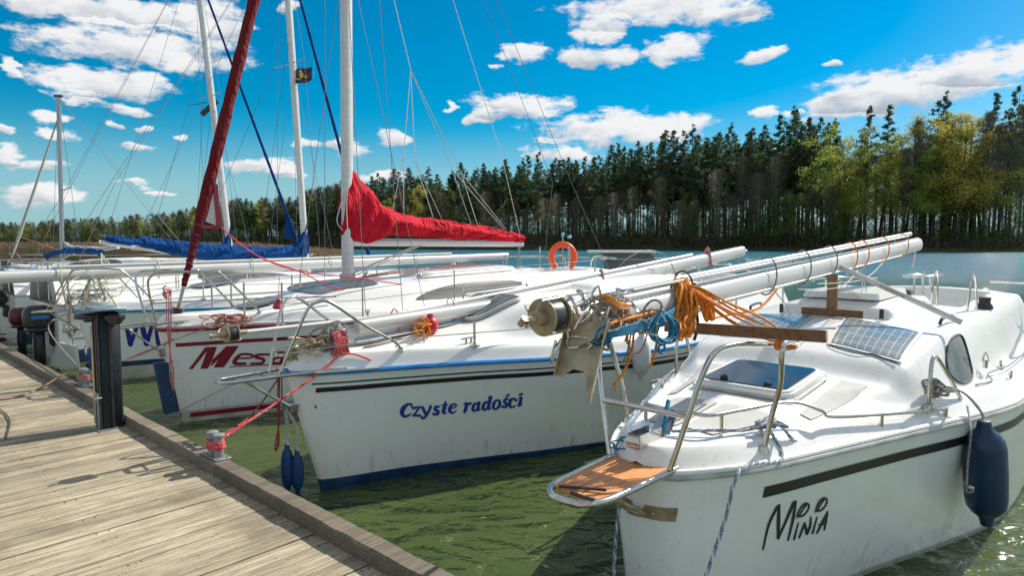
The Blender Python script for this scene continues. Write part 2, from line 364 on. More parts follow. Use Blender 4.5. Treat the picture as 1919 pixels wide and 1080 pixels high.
# ------------------------------------------------------------------ boats
class Boat:
    def __init__(s, fr, L, b, zs, rake=.28, fw=.62, keel=-.3, ch=.10, cw=.12, trunk=None, hp=1.0, cock=None, camber=.04, tslope=.28, sh=0.0):
        s.fr = fr; s.L = L; s.b = pch(*b); s.zs = pch(*zs); s.rake = rake; s.fw = fw; s.keel = keel; s.ch = ch; s.cw = cw
        s.hp = hp; s.cock = cock; s.camber = camber; s.ts = tslope; s.sh = sh
        s.tc = pch(*trunk[0]) if trunk else None; s.tw = pch(*trunk[1]) if trunk else None
        s.bumps = []
    def us(s, z):
        z0 = s.zs(0); t = 1-z/z0
        return s.rake*t if z >= 0 else s.rake*t+(-z)*1.2
    def hw(s, u, z):
        us = s.us(z)
        if u < us: return 0
        q = (u-us)/(s.L-us)*s.L; t = z/s.zs(u); fw = lerp(s.fw, .93, smooth(q/(.55*s.L)))
        if t >= 0: f = fw+(1-fw)*(t**s.hp)
        else: f = fw*sqrt(max(0, 1-min(1, z/s.keel)**2))
        return s.b(q)*f
    def dz(s, u, v):
        b = max(s.b(u), .02); av = abs(v); e = b-av; q_ = max(0, min(1, e/s.cw)); base = s.zs(u)+s.ch*(.7*q_+.3*smooth(q_))*min(1, b/.12)+s.camber*max(0, 1-(av/b)**2)
        z = base
        if s.tc:
            c = s.tc(u); wd = s.tw(u)
            if c > 0:
                k = smooth((wd+s.ts/2-av)/s.ts); z = base+c*k*(1-.10*min(1, av/max(wd, .05))**2)
        for f in s.bumps: z = f(u, v, z)
        if s.cock:
            u0, u1, wc, fl = s.cock
            k = smooth((u-u0)/.12)*smooth((u1-u)/.12)*smooth((wc-av)/.1); z = lerp(z, fl, k)
        return z
    def hull(s, mats, levels, nu=64, name='hull', parent=None):      # levels: [(z fraction or absolute z, material index)]
        m = MB(); U = [(i/nu)**1.6 for i in range(nu+1)]; rows = []
        for side in (1, -1):
            rows = []
            for lz, fr_, mi in levels:
                r = []
                for q in U:
                    uu = q*s.L; z = s.zs(uu)+lz if fr_ else (lz(uu) if callable(lz) else lz)
                    z = min(z, s.zs(uu)); us = s.us(z); u = us+q*(s.L-us)
                    r.append(Vector((u, side*s.hw(u, z), z)))
                rows.append(r)
            for i in range(len(rows)-1):
                rr = [rows[i], rows[i+1]]
                if side == 1: rr = rr[::-1]
                m.grid(rr, False, levels[i+1][2])
        # transom
        tr = []
        for lz, fr_, mi in levels:
            z = s.zs(s.L)+lz if fr_ else (lz(s.L) if callable(lz) else lz); z = min(z, s.zs(s.L)); h = s.hw(s.L, z); tr.append([Vector((s.L, lerp(-h, h, k/6), z)) for k in range(7)])
        m.grid(tr, False, 0)
        return m.build(name, mats, parent, None, True, 50)
    def deck(s, parent, nu=130, nv=50, mats=GEL, name='deck'):
        m = MB(); rows = []
        for i in range(nu+1):
            q = (i/nu); q = q*.75+.25*q*q; u = q*s.L; b = max(s.b(u), .004); r = []
            for j in range(nv+1):
                t = -1+2*j/nv; t = math.copysign(1-(1-abs(t))**1.35, t); v = b*t; r.append(Vector((u, v, s.dz(u, v))))
            rows.append(r)
        m.grid(rows)
        return m.build(name, mats, parent, None, True, 60)
    def rail(s, parent, m_, r=.025, dzz=0.0, name='rub_rail', sq=1.0, out=0.0, u0=0, u1=None):
        m = MB(); u1 = u1 or s.L
        us = [u0+(u1-u0)*((i/60)**1.5) for i in range(61)]
        R = [Vector((u, s.b(u)+out, s.zs(u)+dzz)) for u in us]; Lf = [Vector((p.x, -p.y, p.z)) for p in R]
        if u0 == 0: pts = Lf[::-1]+R[1:] if s.b(0) < .03 else Lf[::-1]+R
        else: pts = None
        if pts: m.tube(pts, r, 8)
        else: m.tube(R, r, 8).tube(Lf, r, 8)
        return m.build(name, m_, parent)
    def hp_(s, u, z, side=1, off=.004): return Vector((u, side*(s.hw(u, z)+off), z))
    def stripe(s, m, u0, u1, za, zb, side=1, off=.004, n=60, cut=0.0):   # za, zb: functions of u
        a = []; b = []
        for i in range(n+1):
            u = lerp(u0, u1, i/n); a.append(s.hp_(u+cut*0, za(u), side, off)); b.append(s.hp_(u, zb(u), side, off))
        m.grid([a, b]); return m
    def onhull(s, px, py, off=.004):
        v = .4
        for _ in range(14): p = s.fr.on(px, py, v); v = lerp(v, s.hw(p.x, max(p.z, -.2))+off, .7)
        return Vector((p.x, v, p.z))
    def ondeck(s, px, py, off=.0, z0=1.2):
        z = z0
        for _ in range(18): p = s.fr.onz(px, py, z); z = lerp(z, s.dz(p.x, p.y)+off, .6)
        return Vector((p.x, p.y, z))
    def decal(s, quads, f, name, m_, parent, label=None, ss=2):      # 2D polygons -> hull surface through pixel map f
        m = MB()
        for q in quads:
            P = [s.onhull(*f(p)) for p in q]; m.add(P, [tuple(range(len(P)))])
        o = m.build(name, m_, parent, None, False)
        return tag(o, label)
    def patch(s, poly, off=.006, nu=10, nv=10, m=None):   # quad patch on the deck given 4 (u, v) corners
        m = m or MB(); a, b, c, d = [Vector(p) for p in poly]; rows = []
        for i in range(nu+1):
            r = []
            for j in range(nv+1):
                p = a.lerp(b, i/nu).lerp(d.lerp(c, i/nu), j/nv); r.append(Vector((p.x, p.y, s.dz(p.x, p.y)+off)))
            rows.append(r)
        return m.grid(rows)
    def stanch(s, u, v, h, parent, r=.0125, name='stanchion'):
        m = MB(); z = s.dz(u, v); m.cyl((u, v, z-.01), (u, v, z+h), r, n=10).cyl((u, v, z-.005), (u, v, z+.03), r*2, r*1.4)
        m.box((u, v, z+.005), (.07, .07, .01)); m.build(name, STEEL, parent); return z+h
def fender(fr, p, L, r, m_, label, rope=None, tilt=(0, 0, 0), group=None, ropemat=ROPEW, cap=.02):
    t = empty('fender', label, 'fender', fr, group=group); ax = Vector((tilt[0], tilt[1], -1)).normalized(); m = MB(); p = Vector(p)
    prof = [(-.045, .012), (-.04, r*.30), (0, r*.36), (.02, r*.42), (.05, r*.72), (.09, r*.93), (.14, r), (L*.5, r*1.03), (L-.14, r), (L-.09, r*.93), (L-.05, r*.72), (L-.02, r*.42), (L, r*.36), (L+.04, r*.30), (L+.045, .012)]
    m.lathe(p, ax, prof, 28); m.build('fender_body', m_, t)
    m = MB(); m.cyl(p+ax*(-.03)+Vector((0, -.03, 0)), p+ax*(-.03)+Vector((0, .03, 0)), .018, n=10)
    if rope:
        q = p+ax*(-.03); m.tube(crom([q]+[Vector(x) for x in rope], 6), .006, 6)
        m.tube(crom([q+Vector((.01, 0, 0))]+[Vector(x)+Vector((.012, .006, -.004)) for x in rope], 6), .006, 6)
        k = Vector(rope[-1]); rr = random.Random(3)
        for i in range(3):
            m.tube(crom([k+Vector((rr.uniform(-.03, .03), rr.uniform(-.03, .03), rr.uniform(-.03, .03))) for _ in range(6)], 5, True), .006, 6, True)
    m.build('lanyard', ropemat, t); return t
def wires(parent, L, r=.004, name='shroud', m_=WIRE):
    for a in L:
        m = MB(); m.tube(a, r, 5); m.build(name, m_, parent)
def mastmesh(m, a, b, rw=.055, rh=.085, n=16):            # oval extrusion with a groove
    a = Vector(a); b = Vector(b); x = (b-a).normalized(); up = Vector((0, 0, 1)) if abs(x.z) < .8 else Vector((1, 0, 0))
    y = up.cross(x).normalized(); z = x.cross(y); vs = []
    for p in (a, b):
        for k in range(n):
            t = 2*pi*k/n; c = cos(t); s_ = sin(t); vs.append(p+y*rw*math.copysign(abs(c)**.8, c)+z*rh*math.copysign(abs(s_)**.8, s_))
    fs = [(k, (k+1) % n, n+(k+1) % n, n+k) for k in range(n)]+[tuple(range(n-1, -1, -1)), tuple(range(n, 2*n))]
    m.add(vs, fs); m.beam(a+z*(rh+.004), b+z*(rh+.004), rw*.45, .012); return m
def drum(parent, p, ax, r=.075, L=.09, name='furling_drum'):
    m = MB(); ax = Vector(ax).normalized(); p = Vector(p); u = ax.orthogonal().normalized(); v = ax.cross(u)
    for d in (0, L): m.lathe(p+ax*d, ax, [(-.003, r*.2), (-.003, r*.97), (0, r), (.004, r), (.006, r*.96), (.006, r*.2)], 28)
    m.cyl(p-ax*.05, p, r*.42, r*.45, n=18); m.cyl(p-ax*.10, p-ax*.05, r*.2, r*.26)
    m.cyl(p-ax*.115-u*.02, p-ax*.115+u*.02, r*.18); m.cyl(p+ax*L, p+ax*(L+.08), r*.34, r*.28)
    for a in (0.4, 1.7, 2.9, 4.6):
        d = u*cos(a)+v*sin(a); m.tube([p-ax*.05+d*r*.4, p-ax*.03+d*r*1.04, p+ax*(L+.01)+d*r*1.06, p+ax*(L+.02)+d*r*.8], .0035, 6)
    o = m.build(name, BRASSY, parent)
    m = MB(); m.lathe(p+ax*.008, ax, [(0, r*.82), (.01, r*.86), (L-.02, r*.86), (L-.012, r*.82)], 24); m.build('furling_line', BLACKP, o)
    return o
def tangle(m, c, size, n, r, seed=1, mi=0, ax=(1, 0, 0)):        # slack loops of line, hanging a little
    R = random.Random(seed); c = Vector(c)
    for i in range(n):
        o = c+Vector([R.uniform(-.5, .5)*size[j] for j in range(3)]); a = R.uniform(0, pi); e = Vector((cos(a), sin(a), R.uniform(-.3, .3))).normalized()
        q = Vector((R.uniform(-.4, .4), R.uniform(-.4, .4), -1)).normalized() if R.random() < .6 else e.cross(Vector((0, 0, 1))).normalized()
        ra = R.uniform(.35, .75)*(abs(e.x)*size[0]+abs(e.y)*size[1]+abs(e.z)*size[2]); rb = R.uniform(.3, .7)*(abs(q.x)*size[0]+abs(q.y)*size[1]+abs(q.z)*size[2]); k = 7
        full = R.random() < .7; P = []
        for j in range(k if full else k-1):
            t = 2*pi*j/k; P.append(o+e*cos(t)*ra*R.uniform(.8, 1.15)+q*sin(t)*rb*R.uniform(.8, 1.15))
        m.tube(crom(P, 5, full), r, 6, full, mi=mi)
def coverloft(fr, top, bot, wid, name, m_, parent, v0=0, seed=1, amp=.02, n=24):
    # cloth wrapped over a boom: profiles given as (u, z) lists, sampled with the same count
    T = crom([(p[0], 0, p[1]) for p in top], 8); B = crom([(p[0], 0, p[1]) for p in bot], 8); N = 70
    def res(P):
        L = [0]
        for a, b in zip(P, P[1:]): L.append(L[-1]+(b-a).length)
        out = []
        for i in range(N+1):
            d = L[-1]*i/N; j = max(k for k in range(len(L)) if L[k] <= d+1e-9); j = min(j, len(P)-2)
            f = (d-L[j])/max(L[j+1]-L[j], 1e-9); out.append(P[j].lerp(P[j+1], f))
        return out
    T = res(T); B = res(B); R = random.Random(seed); ph = [R.uniform(0, 6) for _ in range(12)]; rows = []
    for i in range(N+1):
        c = (T[i]+B[i])/2; h = (T[i]-B[i])/2; wd = wid(i/N); r = []
        for k in range(n):
            a = 2*pi*k/n
            wr = amp*(sin(a*3+ph[0]+i*.35)*.5+sin(a*5+ph[1]-i*.22)*.35+sin(i*.9+ph[2]+a*2)*.4+sin(i*.37+ph[3]+a*4)*.5+.3*sin(i*1.7+a*7+ph[4]))
            wr *= min(1, wd/.08)
            z = cos(a); y = sin(a); y = math.copysign(abs(y)**.8, y)*(1.0 if z < 0 else 1-.35*z)
            p = c+h*z*(1+wr*.6); p = Vector((p.x, v0+y*(wd+wr*1.6), p.z+wr*.5)); r.append(p)
        rows.append(r)
    m = MB(); m.grid(rows, True); m.add(rows[0], [tuple(range(n-1, -1, -1))]); m.add(rows[-1], [tuple(range(n))])
    return m.build(name, m_, parent, None, True, 180)
def cleat(m, p, ax, s=1.0):
    p = Vector(p); ax = Vector(ax).normalized(); m.tube(crom([p+ax*-.09*s+Vector((0, 0, .045*s)), p+ax*-.04*s+Vector((0, 0, .05*s)), p+ax*.04*s+Vector((0, 0, .05*s)), p+ax*.09*s+Vector((0, 0, .045*s))], 4), .010*s, 8)
    for k in (-.03, .03): m.cyl(p+ax*k*s-Vector((0, 0, .01)), p+ax*k*s+Vector((0, 0, .05*s)), .012*s, n=8)
def outboard(fr, p, parent_label, cowl, cat='outboard motor', sc_=1.0, decal=None, yaw=0, group=None):
    t = empty('outboard_motor', parent_label, cat, fr, group=group); p = Vector(p); s_ = sc_
    c, sn = cos(yaw), sin(yaw)
    def q(x, y, z): return p+Vector((x*c-y*sn, x*sn+y*c, z))*s_
    rows = []
    for h, lx, ly, ox in ((.0, .15, .10, 0), (.03, .19, .13, 0), (.12, .20, .14, 0), (.20, .19, .13, .01), (.27, .15, .11, .02), (.30, .10, .07, .03)):
        rows.append([q(ox+math.copysign(abs(cos(a))**.7, cos(a))*lx, math.copysign(abs(sin(a))**.7, sin(a))*ly, h) for a in [2*pi*k/20 for k in range(20)]])
    m = MB(); m.grid(rows, True); m.add(rows[-1], [tuple(range(20))]); m.add(rows[0], [tuple(range(19, -1, -1))]); m.build('cowling', cowl, t)
    m = MB(); R = Matrix.Rotation(yaw, 3, 'Z')
    m.box(q(0, 0, -.03), (.34*s_, .22*s_, .06*s_), R, bev=.02); m.box(q(.02, 0, -.32), (.13*s_, .09*s_, .56*s_), R, bev=.03)
    m.box(q(.02, 0, -.62), (.30*s_, .14*s_, .02*s_), R); m.lathe(q(-.14, 0, -.74), Vector((c, sn, 0)), [(0, .02*s_), (.06*s_, .045*s_), (.22*s_, .045*s_), (.3*s_, .02*s_)], 12)
    m.box(q(.05, 0, -.70), (.12*s_, .03*s_, .14*s_), R); m.build('drive_leg', BLACKP, t)
    m = MB(); m.box(q(-.16, 0, -.15), (.10*s_, .20*s_, .24*s_), R, bev=.02); m.cyl(q(-.2, 0, .0), q(-.62, .05, .08), .018*s_); m.cyl(q(-.5, .035, .06), q(-.64, .05, .085), .026*s_); m.build('tiller_bracket', BLACKP, t)
    if decal:
        m = MB(); 
        for sg in (1, -1): m.box(q(.02, sg*.141, .15), (.20*s_, .006*s_, .05*s_), R); m.build('cowling_decal', decal, t); m = MB()
    return t
# ================================================================== SETTING: dock, water, far shore
def mwater():
    m = bpy.data.materials.new('lake_water'); m.use_nodes = True; t = NT(m.node_tree); t.n.clear()
    co = t.new('ShaderNodeTexCoord').outputs['Object']
    a = t.vec('MULTIPLY', co, (1.0, 1.6, 1)); dist = t.vec('LENGTH', co)
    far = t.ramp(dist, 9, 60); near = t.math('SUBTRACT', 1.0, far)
    h1 = t.noise(a, .95, 2, .45, .9); h2 = t.noise(a, 4.2, 3, .5, .7); h3 = t.noise(a, 11, 3, .5, .3)
    h0 = t.noise(t.vec('MULTIPLY', co, (.35, 1.3, 1)), .42, 3, .5, .3)
    h = t.math('ADD', t.math('ADD', t.math('MULTIPLY', h1, 1.0), t.math('MULTIPLY', t.math('MULTIPLY', h0, far), 2.6)), t.math('ADD', t.math('MULTIPLY', h2, .34), t.math('MULTIPLY', h3, t.math('ADD', .025, t.math('MULTIPLY', far, .06)))))
    b = t.new('ShaderNodeBump', {'Height': h, 'Strength': 1.0, 'Distance': t.math('ADD', .26, t.math('MULTIPLY', far, .12))})
    b2 = t.new('ShaderNodeBump', {'Height': h, 'Strength': 1.0, 'Distance': .03})
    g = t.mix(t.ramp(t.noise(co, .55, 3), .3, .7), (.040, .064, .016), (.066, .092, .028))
    f = t.mix(t.math('MULTIPLY', far, .92), g, (.025, .125, .185))  # blue mixed in with distance stands in for reflected sky
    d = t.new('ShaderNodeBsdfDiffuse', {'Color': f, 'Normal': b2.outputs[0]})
    gl = t.new('ShaderNodeBsdfGlossy', {'Color': (1, 1, 1, 1), 'Roughness': t.math('ADD', .03, t.math('MULTIPLY', far, .02)), 'Normal': b.outputs[0]})
    fr = t.new('ShaderNodeFresnel', {'IOR': 1.34, 'Normal': b.outputs[0]})
    mx = t.new('ShaderNodeMixShader', {0: fr.outputs[0], 1: d.outputs[0], 2: gl.outputs[0]})
    t.l.new(mx.outputs[0], t.new('ShaderNodeOutputMaterial').inputs[0]); return m
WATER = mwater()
m = MB(False); m.add([(-1500, -1500, 0), (1500, -1500, 0), (1500, 1500, 0), (-1500, 1500, 0)], [(0, 1, 2, 3)])
tag(m.build('water', WATER, sm=False), kind='structure')

def mdeckwood(name, base, c2, dark, groove=True):
    m = bpy.data.materials.new(name); m.use_nodes = True; t = NT(m.node_tree); p = t.n['Principled BSDF']
    co = t.new('ShaderNodeTexCoord').outputs['Object']; at = t.new('ShaderNodeAttribute', None, attribute_name='tone').outputs['Fac']
    s1 = t.vec('ADD', t.vec('MULTIPLY', co, (26, 1.6, 26)), t.new('ShaderNodeCombineXYZ', {0: t.math('MULTIPLY', at, 60), 1: t.math('MULTIPLY', at, 31)}).outputs[0])
    gr = t.noise(s1, 2.2, 6, .6, .3); bl = t.noise(co, 1.7, 5, .6)
    col = t.mix(t.ramp(gr, .36, .60), base, c2); col = t.mix(t.math('MULTIPLY', t.ramp(bl, .45, .75), .55), col, dark)
    k = t.math('ADD', .74, t.math('MULTIPLY', at, .5)); col = t.mix(1.0, col, t.new('ShaderNodeCombineXYZ', {0: k, 1: k, 2: k}).outputs[0], 'MULTIPLY')
    spk = t.ramp(t.noise(co, 55, 4, .6), .62, .70); col = t.mix(t.math('MULTIPLY', spk, .75), col, dark)
    h = t.math('MULTIPLY', gr, .5)
    if groove:
        sx_ = t.new('ShaderNodeSeparateXYZ', {0: co}).outputs[0]
        wv = t.math('ABSOLUTE', t.math('SINE', t.math('MULTIPLY', sx_, pi/.0145)))
        gk = t.math('POWER', t.math('SUBTRACT', 1.0, wv), 2.0)
        h = t.math('SUBTRACT', h, t.math('MULTIPLY', gk, .8)); col = t.mix(t.math('MULTIPLY', gk, t.ramp(t.noise(co, 3, 3), .35, .65)), col, dark)
    t.l.new(col, p.inputs['Base Color']); p.inputs['Roughness'].default_value = .8
    b = t.new('ShaderNodeBump', {'Height': h, 'Strength': .8, 'Distance': .005}); t.l.new(b.outputs[0], p.inputs['Normal'])
    return m
PLANK = mdeckwood('weathered_decking', (.48, .41, .28), (.28, .235, .16), (.085, .066, .042))
BEAM = mdeckwood('weathered_beam', (.20, .165, .12), (.125, .10, .072), (.045, .036, .024), False)
def dockM(org):
    x = ET; y = Vector((0, 0, 1)).cross(x); return Matrix(((x.x, y.x, 0, org.x), (x.y, y.y, 0, org.y), (0, 0, 1, org.z), (0, 0, 0, 1)))
class DF: pass
DFR = DF(); DFR.M = dockM(Vector((E0.x, E0.y, 0)))      # local x = along edge (t), local y = -n
dock = empty('wooden_dock', 'long weathered plank jetty running away along the bows of the boats', 'jetty', DFR)
DZ = .5; Rk = random.Random(5)
m = MB(False); tone = []; t_ = -3.6; W_ = 3.4; i = 0
while t_ < 34:
    w_ = .118; jn = Rk.uniform(-.004, .004); n0 = len(m.v)
    m.box((t_+w_/2, .06+W_/2, DZ-.014+Rk.uniform(-.003, .003)), (w_, W_+.02*Rk.random(), .028), Matrix.Rotation(Rk.uniform(-.0012, .0012), 3, 'Z'), bev=.003)
    tone += [Rk.random()]*(len(m.v)-n0); t_ += w_+Rk.uniform(.007, .013)
o = m.build('plank_deck', PLANK, dock, sm=False)
a = o.data.attributes.new('tone', 'FLOAT', 'POINT'); a.data.foreach_set('value', tone)
def dbeam(x0, x1, y, w_, h_, z, nm='edge_beam', mt=BEAM):
    m = MB(False); n = max(4, int((x1-x0)/.12)); rows = []; R = Rk
    sec = [(-.5, -.5), (-.5, .36), (-.42, .5), (.42, .5), (.5, .36), (.5, -.5)]
    for k in range(n+1):
        x = lerp(x0, x1, k/n); j = [R.uniform(-.004, .004) for _ in range(6)]
        rows.append([Vector((x, y+a*w_+j[q], z+b*h_+j[(q+2) % 6]*.7)) for q, (a, b) in enumerate(sec)])
    m.grid(rows, True); m.add(rows[0], [tuple(range(6))]); m.add(rows[-1], [tuple(range(5, -1, -1))])
    o = m.build(nm, mt, dock, sm=True, ang=30); a = o.data.attributes.new('tone', 'FLOAT', 'POINT'); v = R.random(); a.data.foreach_set('value', [v]*len(m.v)); return o
x = -3.6
while x < 34:
    ln = 3.05 if x > -1 else 2.85
    dbeam(x, x+ln-.006, .055, .115, .085, DZ+.043); x += ln
dbeam(-3.6, 34, -.012, .02, .30, DZ-.12, 'fascia_board')
m = MB(False)
for x in np.arange(-3.5, 9, .1275):
    for y in (.13, .17, .86, .92, 1.76, 1.82): m.cyl((x+.02, y, DZ-.004), (x+.02, y, DZ+.0015), .0045, n=6)
o = m.build('screw_head', BLACKP, dock, sm=False); tag(o, kind='stuff')
m = MB(False)
for x in np.arange(-3, 34, 2.4): m.box((x, 1.2, .06), (1.9, 2.1, .62), bev=.05)
m.build('pontoon_float', mat('concrete_float', (.22, .22, .20), .85, c2=(.14, .14, .12)), dock)
m = MB(False)
for y in (.12, .9, 1.8, 3.2): m.box((15.2, y, DZ-.10), (37.6, .06, .13))
m.build('joist', BEAM, dock, sm=False)

# ------------------------------------------------------------------ far shore: land, reeds, forest
def az_px(px): return atan2(px-960, FPX)
SA = [az_px(p) for p in (-2400, -700, -200, 0, 300, 450, 620, 800, 1100, 1400, 1750, 1919, 2300, 4500)]
SD = [300, 270, 262, 250, 215, 192, 176, 163, 150, 142, 132, 124, 122, 150]     # shoreline distance (true range along y)
def shoreR(a): return interp(SA, SD, a)/max(cos(a), .35)
def landz(d):                                                          # height behind the shoreline
    return interp([-3, 0, 2, 10, 30, 60, 120, 400, 1500], [-.6, -.1, .55, 1.6, 3.2, 4.0, 4.0, 6, 14], d)
m = MB(False); rows = []
AZ = [radians(a) for a in np.linspace(-180, 180, 241)]
for dd_ in (-3, 0, 2, 6, 10, 20, 30, 45, 60, 120, 400, 1600):
    rows.append([Vector((sin(a)*(shoreR(a)+dd_), cos(a)*(shoreR(a)+dd_), landz(dd_)+(.5*sin(a*37)+.4*sin(a*91+dd_))*min(1, max(0, dd_)/10))) for a in AZ])
m.grid(rows)
GROUND = mat('lake_shore_ground', (.035, .055, .016), .95, c2=(.05, .035, .018), nscale=.15, c3=(.06, .10, .02), n3=.08, bump=.5, bscale=2)
tag(m.build('shore_land', GROUND), kind='structure')

def foliage(name, a, b, c=None, sc_=.25, tr=.0):
    m = bpy.data.materials.new(name); m.use_nodes = True; t = NT(m.node_tree); p = t.n['Principled BSDF']
    co = t.new('ShaderNodeTexCoord').outputs['Object']; rnd = t.new('ShaderNodeObjectInfo').outputs['Random']
    col = t.mix(t.ramp(t.noise(co, sc_*3, 3), .35, .68), a, b)
    if c: col = t.mix(t.math('MULTIPLY', rnd, .8), col, c)
    t.l.new(col, p.inputs['Base Color']); p.inputs['Roughness'].default_value = .7; p.inputs['Specular IOR Level'].default_value = .25
    if tr:
        tb = t.new('ShaderNodeBsdfTranslucent', {'Color': col}); mx = t.new('ShaderNodeMixShader', {0: tr, 1: p.outputs[0], 2: tb.outputs[0]})
        t.l.new(mx.outputs[0], t.n['Material Output'].inputs[0])
    return m
PINEC = foliage('pine_needles', (.040, .100, .052), (.095, .155, .055), (.085, .115, .065), tr=.45)
SPRING = foliage('spring_leaves', (.36, .42, .075), (.25, .33, .06), (.40, .38, .08), tr=.55)
SPRINGY = foliage('yellow_spring_leaves', (.50, .46, .08), (.36, .38, .06), (.52, .42, .09), tr=.55)
GREENL = foliage('fresh_leaves', (.10, .19, .035), (.065, .14, .03), (.13, .19, .035), tr=.4)
TWIGB = foliage('bare_twigs', (.20, .16, .12), (.21, .19, .12), (.15, .13, .09))
BARK = mat('pine_bark', (.09, .055, .038), .9, c2=(.17, .095, .058), nscale=1.2, bump=.3, bscale=8)
BARKD = mat('dark_bark', (.030, .025, .020), .9, c2=(.06, .05, .038), nscale=1.2)
def rand_tris(c, size, rng, flat=.0):                                 # triangles around centres
    n = len(c); a = rng.normal(size=(n, 3)); b = rng.normal(size=(n, 3))
    if flat: a[:, 2] *= flat; b[:, 2] *= flat
    a /= np.linalg.norm(a, axis=1)[:, None]; b /= np.linalg.norm(b, axis=1)[:, None]
    s_ = size[:, None]; v = np.empty((n, 3, 3)); v[:, 0] = c-a*s_*.5; v[:, 1] = c+a*s_*.5; v[:, 2] = c+b*s_*.8; return v.reshape(-1, 3)
def trimesh(name, V, m_):
    me = bpy.data.meshes.new(name); n = len(V); me.vertices.add(n); me.vertices.foreach_set('co', V.astype(np.float32).ravel())
    me.loops.add(n); me.loops.foreach_set('vertex_index', np.arange(n, dtype=np.int32))
    me.polygons.add(n//3); me.polygons.foreach_set('loop_start', np.arange(0, n, 3, dtype=np.int32)); me.polygons.foreach_set('loop_total', np.full(n//3, 3, dtype=np.int32))
    me.materials.append(m_); me.update(); me.validate(); return me
def pine(seed, H=22, base=.55, spread=2.3, n=3400):
    R = random.Random(seed); rng = np.random.default_rng(seed); tr = MB(False); tr.tube([(0, 0, -1.5), (R.uniform(-.1, .1), R.uniform(-.1, .1), H*.5), (R.uniform(-.3, .3), R.uniform(-.3, .3), H*.97)], [.15, .11, .03], 6)
    cen = []; sz = []; nb = 54
    for i in range(nb):
        f = (i+R.random())/nb; h = H*(base+(1-base)*f); l = spread*(1-f)**.85*R.uniform(.5, 1.2)*(.5+.5*min(1, f*6))+.18; az_ = R.uniform(0, 2*pi)
        tip = Vector((cos(az_)*l, sin(az_)*l, h+l*R.uniform(-.05, .35))); st = Vector((0, 0, h-.1)); tr.tube([st, tip], [.045, .012], 3, caps=False)
        k = int(n/nb*(.4+.9*(1-f)))
        for _ in range(k):
            q = R.uniform(.35, 1.08); p = st.lerp(tip, q); s_ = .16+.34*l/spread*(.5+q*.5)
            cen.append((p.x+R.gauss(0, s_*.8), p.y+R.gauss(0, s_*.8), p.z+R.gauss(0, s_*.42)+.08)); sz.append(R.uniform(.22, .48))
    for i in range(9):                                                 # dead stubs
        h = H*R.uniform(.2, base); a = R.uniform(0, 6.3); l = R.uniform(.3, 1.1); tr.tube([(0, 0, h), (cos(a)*l, sin(a)*l, h+.1)], [.03, .01], 3, caps=False)
    return tr, trimesh('crown', rand_tris(np.array(cen), np.array(sz), rng, .6), PINEC)
def broad(seed, H=20, m_=SPRING, n=4200, leaf=.17, base=.22, spread=3.4, forks=7, tw=None, dens=1.0):
    R = random.Random(seed); rng = np.random.default_rng(seed); tr = MB(False); cen = []; sz = []
    lean = Vector((R.uniform(-.08, .08), R.uniform(-.08, .08), 1)); top = lean*H*.9
    tr.tube([Vector((0, 0, -1.5)), lean*H*.3, lean*H*.6+Vector((R.uniform(-.4, .4), R.uniform(-.4, .4), 0)), top], [.28, .2, .11, .02], 6); tips = []
    def br(p, d, l, r, dep):
        q = p+d*l; mid = p.lerp(q, .5)+Vector([R.uniform(-.1, .1)*l for _ in range(3)]); tr.tube([p, mid, q], [r, r*.7, r*.4], 3 if dep > 0 else 4, caps=False)
        tips.append((mid, l*.5)); tips.append((q, l*.6))
        if dep < 2:
            for _ in range(3 if dep == 0 else 2):
                dd = (d+Vector([R.uniform(-.7, .7) for _ in range(3)])+Vector((0, 0, .35))).normalized(); br(p.lerp(q, R.uniform(.45, 1)), dd, l*R.uniform(.5, .7), r*.5, dep+1)
    for i in range(forks*2):
        f = (i+.5)/(forks*2); h = H*(base+(.92-base)*f); a = R.uniform(0, 6.28); l = spread*(1-.6*f)*R.uniform(.6, 1.1)
        br(lean*h, Vector((cos(a), sin(a), R.uniform(.35, 1.0))).normalized(), l, .09*(1-.6*f), 0)
    wts = [t[1] for t in tips]; 
    for _ in range(n):
        p, l = R.choices(tips, wts)[0]; s_ = .22+.24*l; cen.append((p.x+R.gauss(0, s_), p.y+R.gauss(0, s_), p.z+R.gauss(0, s_*.8))); sz.append(leaf*R.uniform(.6, 1.4))
    return tr, trimesh('crown', rand_tris(np.array(cen), np.array(sz), rng), m_)
def bare(seed, H=16, n=5200):
    R = random.Random(seed); rng = np.random.default_rng(seed); tr = MB(False); V = []
    tr.tube([(0, 0, -1.5), (R.uniform(-.3, .3), R.uniform(-.3, .3), H*.5), (R.uniform(-.6, .6), R.uniform(-.6, .6), H)], [.17, .11, .02], 5)
    for i in range(n):
        f = R.random()**.7; h = H*(.15+.85*f); a = R.uniform(0, 6.3); l = R.uniform(.15, 1)*4.2*(sin(pi*min(1, .12+f*.88)**1.15)**.8+.06); q = R.random()
        p = np.array([cos(a)*l*q, sin(a)*l*q, h+l*q*.8]); d = np.array([cos(a+R.gauss(0, .6)), sin(a+R.gauss(0, .6)), R.uniform(.4, 1.6)]); d /= np.linalg.norm(d)
        L_ = R.uniform(.4, 1.1); s_ = np.array([sin(a), -cos(a), .2])*R.uniform(.012, .03); V += [p-s_, p+s_, p+d*L_]
    return tr, trimesh('crown', np.array(V), TWIGB)
PROTO = {}
def proto(key, fn, bark):
    tr, cr = fn; t = tr.build('trunk', bark); me = t.data; bpy.data.objects.remove(t); PROTO.setdefault(key, []).append((me, cr))
for k in range(9): proto('pine', pine(20+k, 22, (.42, .5, .55, .34, .60, .46, .38, .52, .30)[k], (3.3, 4.2, 2.6, 3.9, 3.4, 2.4, 4.4, 3.0, 3.4)[k]), BARK)
for k in range(4): proto('spring', broad(40+k, 20, SPRING, 4200, .20), BARKD)
